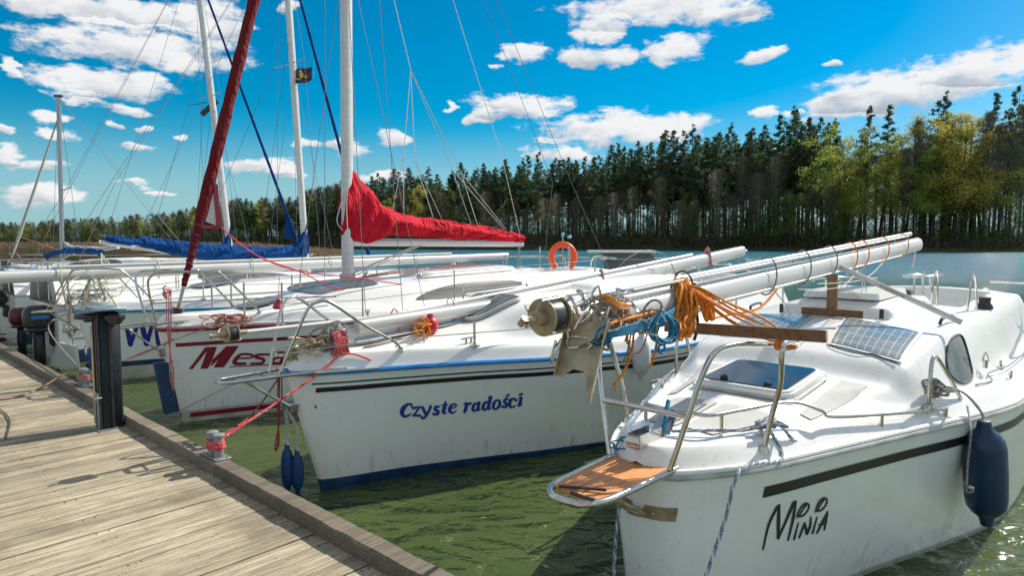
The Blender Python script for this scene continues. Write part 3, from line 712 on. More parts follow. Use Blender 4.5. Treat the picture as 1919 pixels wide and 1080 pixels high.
for k in range(2): proto('yellow', broad(50+k, 20, SPRINGY, 5500, .20), BARKD)
for k in range(3): proto('green', broad(60+k, 12, GREENL, 4200, .16, .08, 2.8), BARKD)
for k in range(4): proto('bare', bare(70+k), BARKD)
TREEH = {'pine': 22, 'spring': 20, 'yellow': 20, 'green': 12, 'bare': 16}
TL = {'pine': ('pine_tree', 'tall slender pine with dark needle crown in the wood across the lake', 'pine', 'pines in the wood across the lake'),
      'spring': ('leafing_tree', 'tree in fresh light green spring leaf on the far shore', 'tree', 'spring green trees on the far shore'),
      'yellow': ('leafing_tree', 'tall yellow green tree in early leaf on the far shore', 'tree', 'yellow green trees on the far shore'),
      'green': ('young_tree', 'low mid green tree by the water on the far shore', 'tree', 'low green trees at the far waterline'),
      'bare': ('bare_tree', 'leafless brown tree among the pines across the lake', 'tree', 'bare trees in the wood across the lake')}
RT = random.Random(99); ntree = 0
def tree(kind, px, dd_, H, z=None, label=None, wide=None):
    global ntree
    a = az_px(px); r = shoreR(a)+dd_; me, cr = RT.choice(PROTO[kind]); nm, lb, ct, gp = TL[kind]; s_ = H/TREEH[kind]; wd = (wide or s_**.5)*RT.uniform(.9, 1.15)
    r0 = bpy.data.objects.new(nm, None); C.objects.link(r0); r0.location = (sin(a)*r, cos(a)*r, landz(dd_) if z is None else z); r0.empty_display_size = .2
    r0.scale = (wd, wd, s_); r0.rotation_euler = (0, 0, RT.uniform(0, 6.28)); tag(r0, label or lb, ct, None if label else gp)
    for n_, d in (('trunk', me), ('crown', cr)):
        c = bpy.data.objects.new(n_, d); C.objects.link(c); c.parent = r0
    ntree += 1
# height of the tree tops above the eye, read along the shore (pixels above the eye line)
TPX = [-300, 0, 150, 300, 450, 540, 620, 700, 800, 950, 1100, 1250, 1400, 1500, 1600, 1700, 1800, 1919, 2100]
TPY = [30, 34, 40, 52, 80, 84, 106, 122, 134, 146, 168, 196, 224, 236, 240, 262, 272, 288, 280]
def toph(px, dd_): return interp(TPX, TPY, px)/FPX*interp(SA, SD, az_px(px))*(1+dd_/200)+CAMH-landz(dd_)
# pines: the front rows as single trees, the depth of the wood behind them as one mass
px = 640
while px < 1960:
    step = lerp(8.5, 12.5, (px-640)/1300)
    for row in range(1):
        d_ = RT.uniform(9, 24); big = px < 1560 or RT.random() < .5
        if px < 1560: tree('pine', px+RT.uniform(-5, 5), d_, toph(px, d_)*RT.choice([RT.uniform(.90, 1.08), RT.uniform(.68, .95)]))
    px += step
for px in range(330, 640, 9): d_ = RT.uniform(4, 20); tree('pine', px+RT.uniform(-4, 4), d_, toph(px, d_)*RT.uniform(.72, 1.0))
for px in (1620, 1745, 1850, 1890, 1915, 1760, 1655): d_ = RT.uniform(5, 12); tree('pine', px, d_, toph(px, d_)*RT.uniform(.98, 1.04))
for px in (1545, 1562, 1578, 1600, 1622, 1648, 1672, 1695, 1716, 1745, 1771, 1798, 1825, 1585, 1610, 1640, 1665, 1700, 1728, 1760, 1790, 1812, 1838, 1575, 1690, 1740, 1780, 1860): d_ = RT.uniform(2, 9); tree('spring', px+RT.uniform(-6, 6), d_, toph(px, d_)*RT.uniform(.6, .93), wide=RT.uniform(1.2, 1.7))
for px, lb in ((1725, 'yellow green tree above the far tip of the near mast'), (1768, 'broad golden green tree left of the tallest yellow one at the right'), (1800, 'tallest yellow green tree on the far shore at the right'), (1824, 'yellow green tree just left of the dark tall trees at the right edge')): d_ = RT.uniform(3, 7); tree('yellow', px, d_, toph(px, d_)*RT.uniform(.86, .97), label=lb, wide=1.7)
tree('yellow', 785, 3, toph(785, 3)*.84, label='small golden crowned tree in front of dark pines beyond the red sail cover')
for px in (720, 735, 705): tree('spring', px, 3, toph(px, 3)*RT.uniform(.6, .8))
for px in (1120, 1300, 1420, 1480, 1520, 1545, 1590, 1510, 1720, 1780, 1800, 1835, 1900, 1450): d_ = RT.uniform(1.5, 6); tree('green', px+RT.uniform(-8, 8), d_, RT.uniform(5, 11))
for px in range(690, 1560, 36): d_ = RT.uniform(2, 8); tree('bare', px+RT.uniform(-8, 8), d_, toph(px, d_)*RT.uniform(.35, .7))
for px in range(660, 1560, 28): d_ = RT.uniform(2, 9); tree('green', px+RT.uniform(-9, 9), d_, toph(px, d_)*RT.uniform(.22, .5), wide=RT.uniform(.7, 1.1))
for px in (1690, 1710, 1745, 1860, 1880, 1905, 1840): d_ = RT.uniform(2, 8); tree('bare', px, d_, toph(px, d_)*RT.uniform(.6, .95))
for px in (210, 240, 275, 330, 470, 500, 410, 180, 590, 560): d_ = RT.uniform(1, 6); tree('spring' if RT.random() < .55 else 'green', px, d_, toph(px, d_)*RT.uniform(.6, .9))
print('trees', ntree)
def mesh_arr(me):
    n = len(me.vertices); v = np.empty(n*3, np.float32); me.vertices.foreach_get('co', v); me.calc_loop_triangles()
    f = np.empty(len(me.loop_triangles)*3, np.int32); me.loop_triangles.foreach_get('vertices', f); return v.reshape(-1, 3)[f]
def merge(items, name, mats):                                          # items: (mesh, matrix rows as (x,y,z,sx,sz,rot), material)
    VV = []; MI = []; cache = {}
    for me, (x, y, z, s1, s2, rt), mi in items:
        if me.name not in cache: cache[me.name] = mesh_arr(me)
        v = cache[me.name]; c_, s_ = cos(rt), sin(rt); o = np.empty_like(v)
        o[:, 0] = (v[:, 0]*c_-v[:, 1]*s_)*s1+x; o[:, 1] = (v[:, 0]*s_+v[:, 1]*c_)*s1+y; o[:, 2] = v[:, 2]*s2+z; VV.append(o); MI.append(np.full(len(v)//3, mi, np.int32))
    me = trimesh(name, np.concatenate(VV), mats[0])
    for q in mats[1:]: me.materials.append(q)
    me.polygons.foreach_set('material_index', np.concatenate(MI)); o = bpy.data.objects.new(name, me); C.objects.link(o); return o
# thin the crowns for the mass
def thin(me, k):
    v = mesh_arr(me).reshape(-1, 3, 3)[::k]; c = v.mean(1, keepdims=True); v = (v-c)*(k**.42)+c; return trimesh(me.name+'_thin', v.reshape(-1, 3), me.materials[0])
TH = {k: [(a, thin(b, 3)) for a, b in PROTO[k]] for k in PROTO}
items = []
def mass(kind, px, d_, H, mi):
    a = az_px(px); r = shoreR(a)+d_; me, cr = RT.choice(TH[kind]); s2 = H/TREEH[kind]; s1 = s2**.5*RT.uniform(.9, 1.2); q = (sin(a)*r, cos(a)*r, landz(d_), s1, s2, RT.uniform(0, 6.28))
    items.append((me, q, 0)); items.append((cr, q, mi))
for _ in range(330): px = RT.uniform(1560, 2000) if RT.random() < .07 else RT.uniform(560, 1560); d_ = RT.uniform(18, 46); mass('pine', px, d_, toph(px, d_)*RT.uniform(.75, .98)*(1-.1*(d_ > 30)), 1)
for _ in range(90): px = RT.uniform(600, 1130) if RT.random() < .6 else RT.uniform(1130, 1600); d_ = RT.uniform(6, 40); mass(RT.choice(['bare', 'green', 'spring']), px, d_, toph(px, d_)*RT.uniform(.35, .8), 1)
for _ in range(16): px = RT.uniform(1565, 1960); d_ = RT.uniform(8, 30); mass('spring', px, d_, toph(px, d_)*RT.uniform(.6, .95), 1)
for _ in range(420): px = RT.uniform(-60, 660); d_ = RT.uniform(3, 40); mass(RT.choice(['pine', 'pine', 'spring', 'bare', 'green']), px, d_, toph(px, d_)*RT.uniform(.6, 1), 1)
for i in range(len(items)):
    nm = items[i][0].materials[0]; items[i] = (items[i][0], items[i][1], {BARK: 0, BARKD: 5, PINEC: 1, SPRING: 2, GREENL: 3, TWIGB: 4, SPRINGY: 2}.get(nm, 1))
tag(merge(items, 'distant_forest', [BARK, PINEC, SPRING, GREENL, TWIGB, BARKD]), 'deep pine and spring wood standing behind the front row of trees', 'forest', kind='stuff')
# brush at the foot of the trees
cen = []; sz = []; rng = np.random.default_rng(5); V = []
def brush(n, pa, pb, d0, d1, h, leaf, m_, name, lab):
    a = np.arctan2(rng.uniform(pa, pb, n)-960, FPX); D = np.array([shoreR(x) for x in a])+rng.uniform(d0, d1, n); g = np.array([landz(x-shoreR(y)) for x, y in zip(D, a)])
    cl = .5+.5*np.sin(a*70+np.sin(a*190)*2)*np.cos(a*133); z = g+rng.random(n)**1.4*h*(.35+.9*cl)
    me = trimesh(name, rand_tris(np.stack([np.sin(a)*D, np.cos(a)*D, z], 1), rng.uniform(.5, 1.3, n)*leaf, rng), m_); o = bpy.data.objects.new(name, me); C.objects.link(o); return tag(o, lab, 'bushes', kind='stuff')
UB = foliage('undergrowth_brown', (.095, .078, .048), (.12, .12, .05)); UG = foliage('undergrowth_green', (.10, .16, .035), (.17, .23, .05))
brush(90000, 560, 1960, .3, 12, 5.0, .24, UB, 'bank_brush', 'brown and olive brushwood along the foot of the far wood')
brush(42000, 620, 1960, 3, 18, 7.5, .22, UG, 'bank_bushes', 'fresh green bushes between the trunks of the far wood')
brush(60000, 600, 1150, 3, 20, 11.5, .26, UB, 'tall_brush', 'tall grey brown undergrowth filling the wood behind the red sail cover')
brush(40000, 1130, 1600, 3, 20, 6.0, .24, UB, 'low_brush', 'dim undergrowth among the pine trunks in the middle of the far shore')
brush(30000, 1560, 1960, 2, 14, 7.5, .22, UG, 'green_brush', 'fresh green thicket below the spring trees at the right')
brush(60000, -250, 620, 0, 30, 6.5, .28, UB, 'left_brush', 'olive brushwood below the low trees beyond the reeds')
brush(26000, -250, 620, 0, 26, 5.0, .26, UG, 'left_bushes', 'yellow green bushes behind the reeds on the left')
brush(6000, 1640, 1960, -.2, 1.2, .5, .2, foliage('bank_grass', (.16, .17, .05), (.09, .12, .03)), 'bank_grass', 'pale grass on the waterline below the spring green trees')
# reeds on the left, about sixty metres off
n = 26000; a = rng.uniform(-1.15, az_px(640), n); D = (58+rng.random(n)**1.5*60)*(1+.04*np.sin(a*40)); D = D/np.cos(a); keep = D < np.array([shoreR(x)-1 for x in a])+8; a = a[keep]; D = D[keep]; n = len(a)
h = rng.uniform(1.5, 2.2, n)*np.interp(a, [az_px(480), az_px(640)], [1, .45]); b = np.stack([np.sin(a)*D, np.cos(a)*D, np.full(n, -.1)], 1); s_ = np.stack([np.cos(a), -np.sin(a), np.zeros(n)], 1)*rng.uniform(.03, .075, n)[:, None]
tp = b+np.stack([rng.normal(0, .14, n), rng.normal(0, .14, n), h], 1); V = np.stack([b-s_, b+s_, tp], 1).reshape(-1, 3)
pl = rand_tris(tp[::2]-np.array([0, 0, .12]), rng.uniform(.10, .22, len(tp[::2])), rng); 
REED = foliage('dry_reed', (.33, .21, .11), (.22, .14, .075), tr=.3); me = trimesh('reed_bed', np.concatenate([V, pl]), REED); o = bpy.data.objects.new('reed_bed', me); C.objects.link(o)
tag(o, 'dry brown reeds standing in the shallow water on the left', 'reeds', kind='stuff')
# low water-edge terrain under the reeds is the lake itself
# ================================================================== MINIA: the near white yacht
FM = Frame(-.49, .75)
def garage(u, v, z):
    k = smooth((u-2.95)/.10)*smooth((4.45-u)/.10)*smooth((.46-abs(v))/.07); z += .085*k
    k2 = smooth((u-3.05)/.10)*smooth((4.05-u)/.10)*smooth((.34-abs(v))/.05); return z+.03*k2
minia = Boat(FM, 7.0, ((0, .008, .035, .12, .45, 1.0, 1.68, 2.33, 3.16, 4.5, 6, 7), (.0, .06, .135, .22, .41, .60, .82, 1.03, 1.22, 1.28, 1.2, 1.08)),
             ((0, 1, 2.5, 4, 7), (1.0, .99, .975, .965, .98)), rake=.10, fw=.60, keel=-.32, ch=.085, cw=.10, hp=.8, camber=.035, tslope=.22,
             trunk=(((.5, .9, 1.15, 1.5, 1.87, 2.07, 2.4, 2.9, 3.3, 4.3, 4.6), (0, .035, .05, .075, .115, .24, .33, .40, .42, .43, .43)), ((.5, 1.15, 1.6, 2.0, 2.3, 3, 4.6), (.14, .40, .54, .79, .83, .89, .95))), cock=(4.55, 6.8, .62, .55))
minia.bumps = [garage]
b1 = empty('sailing_yacht', 'nearest white sailing yacht with teak bow step and solar panels on the coachroof', 'sailing yacht', FM, group='yachts moored bow to the jetty')
minia.hull([HULLW, NAVY], [(0, 1, 0), (-.03, 1, 0), (-.06, 1, 0), (-.2, 1, 0), (-.4, 1, 0), (-.6, 1, 0), (.2, 0, 0), (.05, 0, 0), (-.05, 0, 0), (-.15, 0, 0), (-.3, 0, 0)], 90, parent=b1)
minia.deck(b1, 300, 120)
minia.rail(b1, TRIMGREY, .017, -.02, out=.004); minia.rail(b1, GEL, .016, .004, 'toe_rail', out=-.004)
m = MB(); minia.stripe(m, minia.onhull(1430, 935).x, 6.8, lambda u: minia.zs(u)-.125, lambda u: minia.zs(u)-.185, 1); minia.stripe(m, .5, 6.8, lambda u: minia.zs(u)-.125, lambda u: minia.zs(u)-.185, -1)
m.build('hull_stripe', DECAL, b1)
def scr(x0, y0, k): return lambda p: (x0+p[0]*k, y0+p[1]*k)
S = [[(90, 1010, 22), (180, 620, 36), (300, 370, 42), (342, 315, 34)], [(342, 315, 34), (332, 560, 54), (325, 835, 36)], [(325, 835, 36), (440, 580, 36), (560, 300, 48), (600, 255, 30)], [(600, 255, 32), (560, 520, 44), (480, 865, 22)],
 [(640, 590, 20), (575, 850, 30)], [(655, 822, 26), (700, 700, 30), (740, 590, 24)], [(740, 590, 24), (760, 690, 40), (772, 765, 36)], [(772, 765, 34), (825, 640, 34), (835, 495, 20)], [(932, 500, 20), (862, 755, 28)],
 [(930, 750, 26), (1010, 590, 34), (1098, 410, 16)], [(1098, 410, 16), (1070, 560, 38), (1045, 700, 22)], [(962, 622, 22), (1070, 605, 26)],
 [(612, 525, 14), (635, 440, 22), (690, 340, 26), (760, 288, 34), (806, 320, 30), (785, 400, 22), (725, 470, 26), (650, 492, 34), (622, 470, 24)], [(655, 480, 22), (700, 400, 24), (765, 305, 28)],
 [(908, 430, 14), (925, 350, 22), (975, 255, 28), (1045, 205, 36), (1085, 235, 30), (1065, 320, 22), (1000, 390, 28), (935, 405, 34), (915, 380, 22)], [(940, 390, 22), (985, 310, 24), (1040, 230, 26)]]
q = []
for s_ in S: q += stroke(s_)
minia.decal(q, scr(1420, 910, 160/1329), 'name_lettering', DECAL, b1, 'black hand drawn name on the bow')
# non-skid panels
m = MB()
for P in ([(.42, .02), (.93, .02), (.93, .33), (.42, .19)], [(.42, -.02), (.93, -.02), (.93, -.33), (.42, -.19)], [(1.1, .385), (1.82, .40), (1.82, .56), (1.1, .45)], [(1.1, -.385), (1.82, -.40), (1.82, -.56), (1.1, -.45)],
          ): minia.patch(P, .007, 24, 16, m)
m.build('non_skid_panel', NONSKID, b1)
# forward hatch
hc = [minia.ondeck(*p, off=.05, z0=1.28) for p in ((1343, 712), (1400, 678), (1542, 706), (1505, 748))]
print('hatch', [tuple(round(x, 2) for x in h) for h in hc])
def roundrect(c, ex, ey, a, b_, r, n=6):
    out = []
    for sx_, sy_, t0 in ((1, 1, 0), (-1, 1, pi/2), (-1, -1, pi), (1, -1, 1.5*pi)):
        for k in range(n+1):
            t = t0+pi/2*k/n; out.append(c+ex*(sx_*(a-r)+cos(t)*r)+ey*(sy_*(b_-r)+sin(t)*r))
    return out
def slab(m, pts, n_, h, mi=0, ins=0.0):                  # outline extruded along n_
    k = len(pts); c = sum(pts, Vector())/k; top = [p+(c-p)*ins+n_*h for p in pts]
    m.add(pts+top, [(i, (i+1) % k, k+(i+1) % k, k+i) for i in range(k)]+[tuple(range(k-1, -1, -1)), tuple(range(k, 2*k))], mi)
cu = 1.50; c0 = Vector((cu, 0, minia.dz(cu, 0)+.012)); tl = (minia.dz(1.80, 0)-minia.dz(1.20, 0))/.60
ex = Vector((1, 0, tl)).normalized(); ey = Vector((0, 1, 0)); nn = Vector((-tl, 0, 1)).normalized()
fr_ = MB(); slab(fr_, roundrect(c0, ex, ey, .33, .31, .07), nn, .035); slab(fr_, roundrect(c0+nn*.035, ex, ey, .315, .295, .07), nn, .012)
ho = fr_.build('deck_hatch', GEL, b1)
m = MB(); slab(m, roundrect(c0+nn*.048, ex, ey, .285, .265, .05), nn, .006); m.build('hatch_glass', HATCHG, ho)
m = MB()
for sy in (-.14, .14): m.cyl(c0+nn*.053+ex*-.235+ey*sy, c0+nn*.066+ex*-.235+ey*sy, .024); m.box(c0+nn*.07+ex*-.235+ey*sy, (.05, .014, .01)); m.build('hatch_knob', BLACKP, ho); m = MB()
m = MB(); pr = roundrect(c0+nn*.0, ex, ey, .345, .325, .08); m.tube([p+nn*.004 for p in pr], .006, 6, True); m.build('hatch_seal', TRIMGREY, ho)
# solar panels
def msolar():
    m = bpy.data.materials.new('solar_cells'); m.use_nodes = True; t = NT(m.node_tree); p = t.n['Principled BSDF']; uv = t.new('ShaderNodeUVMap').outputs[0]
    s_ = t.new('ShaderNodeSeparateXYZ', {0: uv})
    def line(v, n, w_): return t.math('LESS_THAN', t.math('ABSOLUTE', t.math('SUBTRACT', t.math('FRACT', t.math('MULTIPLY', v, n)), .5)), w_)
    g = t.math('MAXIMUM', line(s_.outputs[0], 4, .016), line(s_.outputs[1], 9, .035)); g = t.math('MAXIMUM', g, line(t.math('ADD', s_.outputs[0], .125), 12, .018))
    f = t.math('MULTIPLY', line(s_.outputs[1], 60, .12), .25)
    col = t.mix(f, (.10, .145, .17), (.25, .29, .30)); col = t.mix(g, col, (.55, .60, .60)); t.l.new(col, p.inputs['Base Color']); p.inputs['Roughness'].default_value = .25; p.inputs['Coat Weight'].default_value = .5
    return m
SOLAR = msolar()
def solar(poly, ins=.03):
    c_ = sum((Vector(p) for p in poly), Vector((0, 0)))/4; big = MB(); minia.patch(poly, .012, 12, 12, big); o = big.build('solar_panel', GEL, b1)
    inn = [Vector(p)+(c_-Vector(p)).normalized()*ins for p in poly]; m = MB(); minia.patch(inn, .016, 12, 12, m); g = m.build('solar_cells', SOLAR, o)
    uvl = g.data.uv_layers.new(name='UVMap'); 
    for li, lp in enumerate(g.data.loops): i, j = divmod(lp.vertex_index, 13); uvl.data[li].uv = (i/12, j/12)
sp = [minia.ondeck(*p, z0=1.45) for p in ((1552, 641), (1580, 598), (1716, 620), (1695, 668))]; print('solR', [tuple(round(x, 2) for x in h) for h in sp])
solar([(2.17, .20), (2.86, .12), (2.70, .68), (2.08, .68)])
solar([(2.17, -.10), (2.86, -.10), (2.86, -.60), (2.2, -.60)])
# cabin side window, laid on the slope of the trunk side
wp = [minia.ondeck(*p, z0=1.2, off=.0) for p in ((1773, 655), (1782, 635), (1800, 616), (1815, 640), (1824, 662), (1812, 678), (1795, 683), (1775, 677))]; print('win', [tuple(round(x, 2) for x in h) for h in wp])
def deckpoly(boat, pts, off, m, rings=5):
    c_ = sum((Vector((p[0], p[1])) for p in pts), Vector((0, 0)))/len(pts); P = crom([(p[0], p[1], 0) for p in pts], 5, True); rows = []
    for r in range(rings+1):
        f = max(r/rings, .02); rows.append([Vector((c_.x+(p.x-c_.x)*f, c_.y+(p.y-c_.y)*f, 0)) for p in P])
    rows = [[Vector((p.x, p.y, boat.dz(p.x, p.y)+off)) for p in r] for r in rows]; m.grid(rows, True); return rows[-1]
for sg in (1, -1):
    m = MB(); edge = deckpoly(minia, [(2.54, .865*sg), (2.74, .825*sg), (3.08, .835*sg), (3.16, .865*sg), (3.0, .945*sg), (2.70, .93*sg)], .008, m)
    wo = m.build('cabin_window', GLASS2, b1); m = MB(); m.tube(edge, .009, 6, True); m.build('window_frame', BLACKP, wo)
    # raised trim line along the trunk, grab rails
    m = MB(); m.tube(crom([Vector((u, sg*v, minia.dz(u, sg*v)+h)) for u, v, h in ((3.06, .72, .012), (3.1, .73, .055), (3.36, .75, .055), (3.40, .76, .012))], 4), .012, 8); m.build('grab_rail', BLACKP, b1)
m = MB()
for u, v in ((2.93, -.40), (2.93, .36)): m.box((u, v, minia.dz(3.1, v)-.04), (.012, .03, .075))
m.build('vent_slot', BLACKP, b1)
m = MB(); m.box((4.3, -.1, minia.dz(4.3, -.1)+.02), (.1, .5, .04), bev=.01); m.box((4.15, .25, minia.dz(4.15, .25)+.03), (.16, .14, .06), bev=.02); m.box((3.9, -.3, minia.dz(3.9, -.3)+.02), (.12, .1, .04), bev=.01); m.build('rope_clutch', BLACKP, b1)
m = MB(); slab(m, roundrect(Vector((3.6, 0, minia.dz(3.6, 0)+.002)), Vector((1, 0, 0)), Vector((0, 1, 0)), .5, .30, .05), Vector((0, 0, 1)), .05, ins=.05); m.build('companionway_hatch', GEL, b1)
# bow pulpit: two frames, a step between them, low rails round the foredeck
m = MB(); on = FM.on; T = .0135
R0 = on(1270, 885, .20); R0.z = 1.03
RP = [R0, on(1290, 782, .24), on(1312, 716, .29), on(1335, 668, .32), on(1372, 648, .36), on(1430, 646, .42), on(1495, 646, .49), on(1514, 652, .50), on(1513, 700, .50), on(1513, 745, .50), on(1521, 765, .50), on(1507, 800, .49)]
RP = [Vector((.02, .17, 1.03)), on(1290, 782, .24), on(1312, 716, .28), on(1338, 664, .32), on(1375, 647, .36), on(1430, 646, .41), on(1495, 646, .47), Vector((.50, .50, 1.60)), Vector((.52, .50, 1.4)), Vector((.53, .50, 1.25)), Vector((.53, .49, minia.dz(.53, .36)))]
RP[-1] = Vector((.55, .40, minia.dz(.55, .40))); RP[-2] = Vector((.55, .44, 1.25)); RP[-3] = Vector((.53, .48, 1.4))
for sg in (1, -1):
    P = [Vector((p.x, p.y*sg, p.z)) for p in RP]; m.tube(crom(P, 8), T, 12); m.cyl(P[-1]-Vector((0, 0, .01)), P[-1]+Vector((0, 0, .025)), .030, .022)
m.tube([Vector((RP[1].x, -RP[1].y, RP[1].z)), RP[1]], T, 12)
m.build('bow_pulpit', STEEL, b1)
m = MB()
lp = [(2.10, .93), (1.60, .745), (1.12, .555), (1.03, .52), (.92, .40), (.60, .27), (.40, .19), (.34, .10), (.32, 0)]; lz = [.05, .06, .06, .10, .13, .12, .11, .11, .11]
P = [Vector((u, v, minia.dz(u, v)+h)) for (u, v), h in zip(lp, lz)]; P = P+[Vector((p.x, -p.y, p.z)) for p in P[-2::-1]]; m.tube(crom(P, 6), .011, 10)
for u, v in ((2.10, .93), (2.10, -.93), (1.5, .71), (1.5, -.71), (.45, .22), (.45, -.22)): m.cyl((u, v, minia.dz(u, v)-.01), (u, v, minia.dz(u, v)+(.06 if u > 1 else .12)), .010, n=8)
m.build('foredeck_rail', STEEL, b1)
# bow step
step = MB(); zz = 1.015
o_ = [(.10, .165), (-.30, .150), (-.47, .135), (-.555, .08), (-.57, 0)]; P = [Vector((a, b, zz)) for a, b in o_]; P = P+[Vector((p.x, -p.y, p.z)) for p in P[-2::-1]]
step.tube(crom(P, 5), .016, 12); step.tube([(-.47, -.13, zz), (-.47, .13, zz)], .008, 8); step.tube([Vector((.10, .165, zz)), Vector((.35, .235, 1.045))], .011, 8); step.tube([Vector((.10, -.165, zz)), Vector((.35, -.235, 1.045))], .011, 8)
so_ = step.build('bow_step', STEEL, b1)
m = MB()
for k in range(5):
    y = (k-2)*.056; m.box((-.22, y, zz), (.57-abs(k-2)*.02, .052, .016), bev=.002)
m.build('teak_slat', TEAK, so_)
m = MB(); m.tube([(-.52, .0, zz+.016), (-.52, .12, zz+.018)], .008, 8); m.tube([(-.50, -.08, zz+.018), (-.40, .10, zz+.02)], .007, 6); m.build('ladder_latch', BLACKP, so_)
m = MB(); s1 = Vector((-.36, .0, zz-.02)); s2 = Vector((.0, .02, .79))
for sg in (-1, 1): m.tube([s1+Vector((0, .05*sg, 0)), s2+Vector((0, .03*sg, 0))], .010, 8)
hx = minia.us(.79)
m.cyl((hx-.03, -.03, .79), (hx-.03, .03, .79), .02)
for sg in (1, -1):
    minia.stripe(m, hx+.0005, hx+.07, lambda u: .825, lambda u: .755, sg, .006, 24)
    for du in (.012, .05): p = minia.hp_(hx+du, .785, sg, .004); m.lathe(p, (0, sg, -.3), [(0, .012), (.010, .010), (.014, .004)], 10)
m.build('step_bracket', BRASSY, b1)
# bow fittings
m = MB(); m.box((.12, 0, 1.115), (.30, .07, .02), bev=.005); m.box((.07, .035, 1.14), (.20, .006, .07)); m.box((.07, -.035, 1.14), (.20, .006, .07)); m.cyl((-.02, -.035, 1.14), (-.02, .035, 1.14), .022)
m.beam((.22, -.03, 1.13), (.30, .0, 1.24), .05, .008); m.beam((.22, .03, 1.13), (.31, .03, 1.22), .05, .008)
for k in range(6): m.cyl((.16+.03*k, .02*(-1)**k, 1.12), (.16+.03*k, .02*(-1)**k, 1.15), .009)
m.build('bow_roller', STEEL, b1)
m = MB()
for sg in (1, -1):
    m = MB(); cleat(m, (.66, sg*.36, minia.dz(.66, sg*.36)), (1, sg*.35, 0), 1.0); m.build('mooring_cleat', STEEL, b1); m = MB(); cleat(m, (3.5, sg*1.12, minia.dz(3.5, sg*1.12)), (1, 0, 0), .9); m.build('mooring_cleat', STEEL, b1)
# side frame with fender knot, stern rails, winch
m = MB(); g = lambda u, v: minia.dz(u, v)
def loop(P, r=.0125): m.tube(crom(P, 7), r, 10)
loop([Vector((1.98, .86, g(1.98, .86))), Vector((1.97, .86, 1.25)), Vector((2.02, .86, 1.37)), Vector((2.12, .87, 1.36)), Vector((2.30, .92, 1.2)), Vector((2.42, .96, g(2.42, .96)))])
m.box((1.97, .86, g(1.97, .86)+.03), (.09, .06, .05), bev=.012); m.build('side_frame', STEEL, b1); m = MB()
loop([Vector((1.98, -.86, g(1.98, -.86))), Vector((1.97, -.86, 1.25)), Vector((2.02, -.86, 1.37)), Vector((2.12, -.87, 1.36)), Vector((2.30, -.92, 1.2)), Vector((2.42, -.96, g(2.42, -.96)))])
m.build('side_frame', STEEL, b1)
m = MB()
for sg in (1, -1):
    loop([Vector((4.95, 1.12*sg, g(4.95, 1.12*sg))), Vector((4.97, 1.13*sg, 1.45)), Vector((5.05, 1.14*sg, 1.62)), Vector((5.6, 1.12*sg, 1.62)), Vector((6.7, 1.02*sg, 1.62)), Vector((6.85, .6*sg, 1.62))])
    loop([Vector((6.2, 1.04*sg, g(6.2, 1.04*sg))), Vector((6.2, 1.04*sg, 1.61))])
m.build('stern_rail', STEEL, b1)
m = MB(); wz = g(4.7, .80); m.lathe((4.7, .80, wz), (0, 0, 1), [(0, .07), (.03, .065), (.06, .045), (.11, .05), (.115, .03)], 20); m.build('winch', BLACKP, b1)
m = MB(); m.tube(crom([(4.3, .45, g(4.3, .45)), (4.28, .46, 1.75), (4.34, .47, 1.82), (4.42, .47, 1.76), (4.44, .47, 1.4)], 6), .008, 8); m.tube(crom([(4.32, .72, g(4.32, .72)), (4.3, .74, 1.72), (4.36, .75, 1.80), (4.44, .76, 1.7), (4.48, .78, 1.35)], 6), .009, 8); m.build('winch_handle_bag', STEEL, b1)
m = MB(); m.tube(crom([Vector((2.9, .98, g(2.9, .98)+.012)), Vector((3.2, 1.04, g(3.2, 1.04)+.01)), Vector((3.35, 1.0, g(3.35, 1.0)+.03)), Vector((3.9, 1.08, g(3.9, 1.08)+.04)), Vector((4.9, 1.12, g(4.9, 1.12)+.05))], 6), .006, 6); m.build('jib_sheet', ROPEG, b1)
m = MB(); k = minia.ondeck(1875, 690, z0=1.05); m.box((k.x, k.y, k.z+.01), (.12, .05, .015)); m.tube(crom([k+Vector((-.03, 0, .01)), k+Vector((-.02, 0, .06)), k+Vector((.02, 0, .06)), k+Vector((.03, 0, .01))], 5), .008, 8)
m.build('deck_fairlead', STEEL, b1); m = MB(); k = minia.ondeck(1848, 665, z0=1.1); m.cyl(k, k+Vector((0, 0, .06)), .016); m.tube(crom([k+Vector((0, .02, .05)), k+Vector((-.02, .0, .12)), k+Vector((0, -.02, .05))], 5), .006, 6); m.build('deck_fairlead', STEEL, b1)
m = MB(); m.tube(crom([(a, b, minia.dz(a, b)+.012) for a, b in ((2.15, .22), (2.11, .30), (2.09, .42), (2.12, .50), (2.08, .60), (2.06, .66))], 6), .0035, 5); m.build('solar_cable', BLACKP, b1)
outboard(FM, (7.25, -.35, 1.05), 'white outboard motor with blue marks on the stern of the near yacht', mat('white_cowling', (.75, .76, .76), .3, coat=.3), decal=mat('blue_mark', (.03, .25, .6), .4))

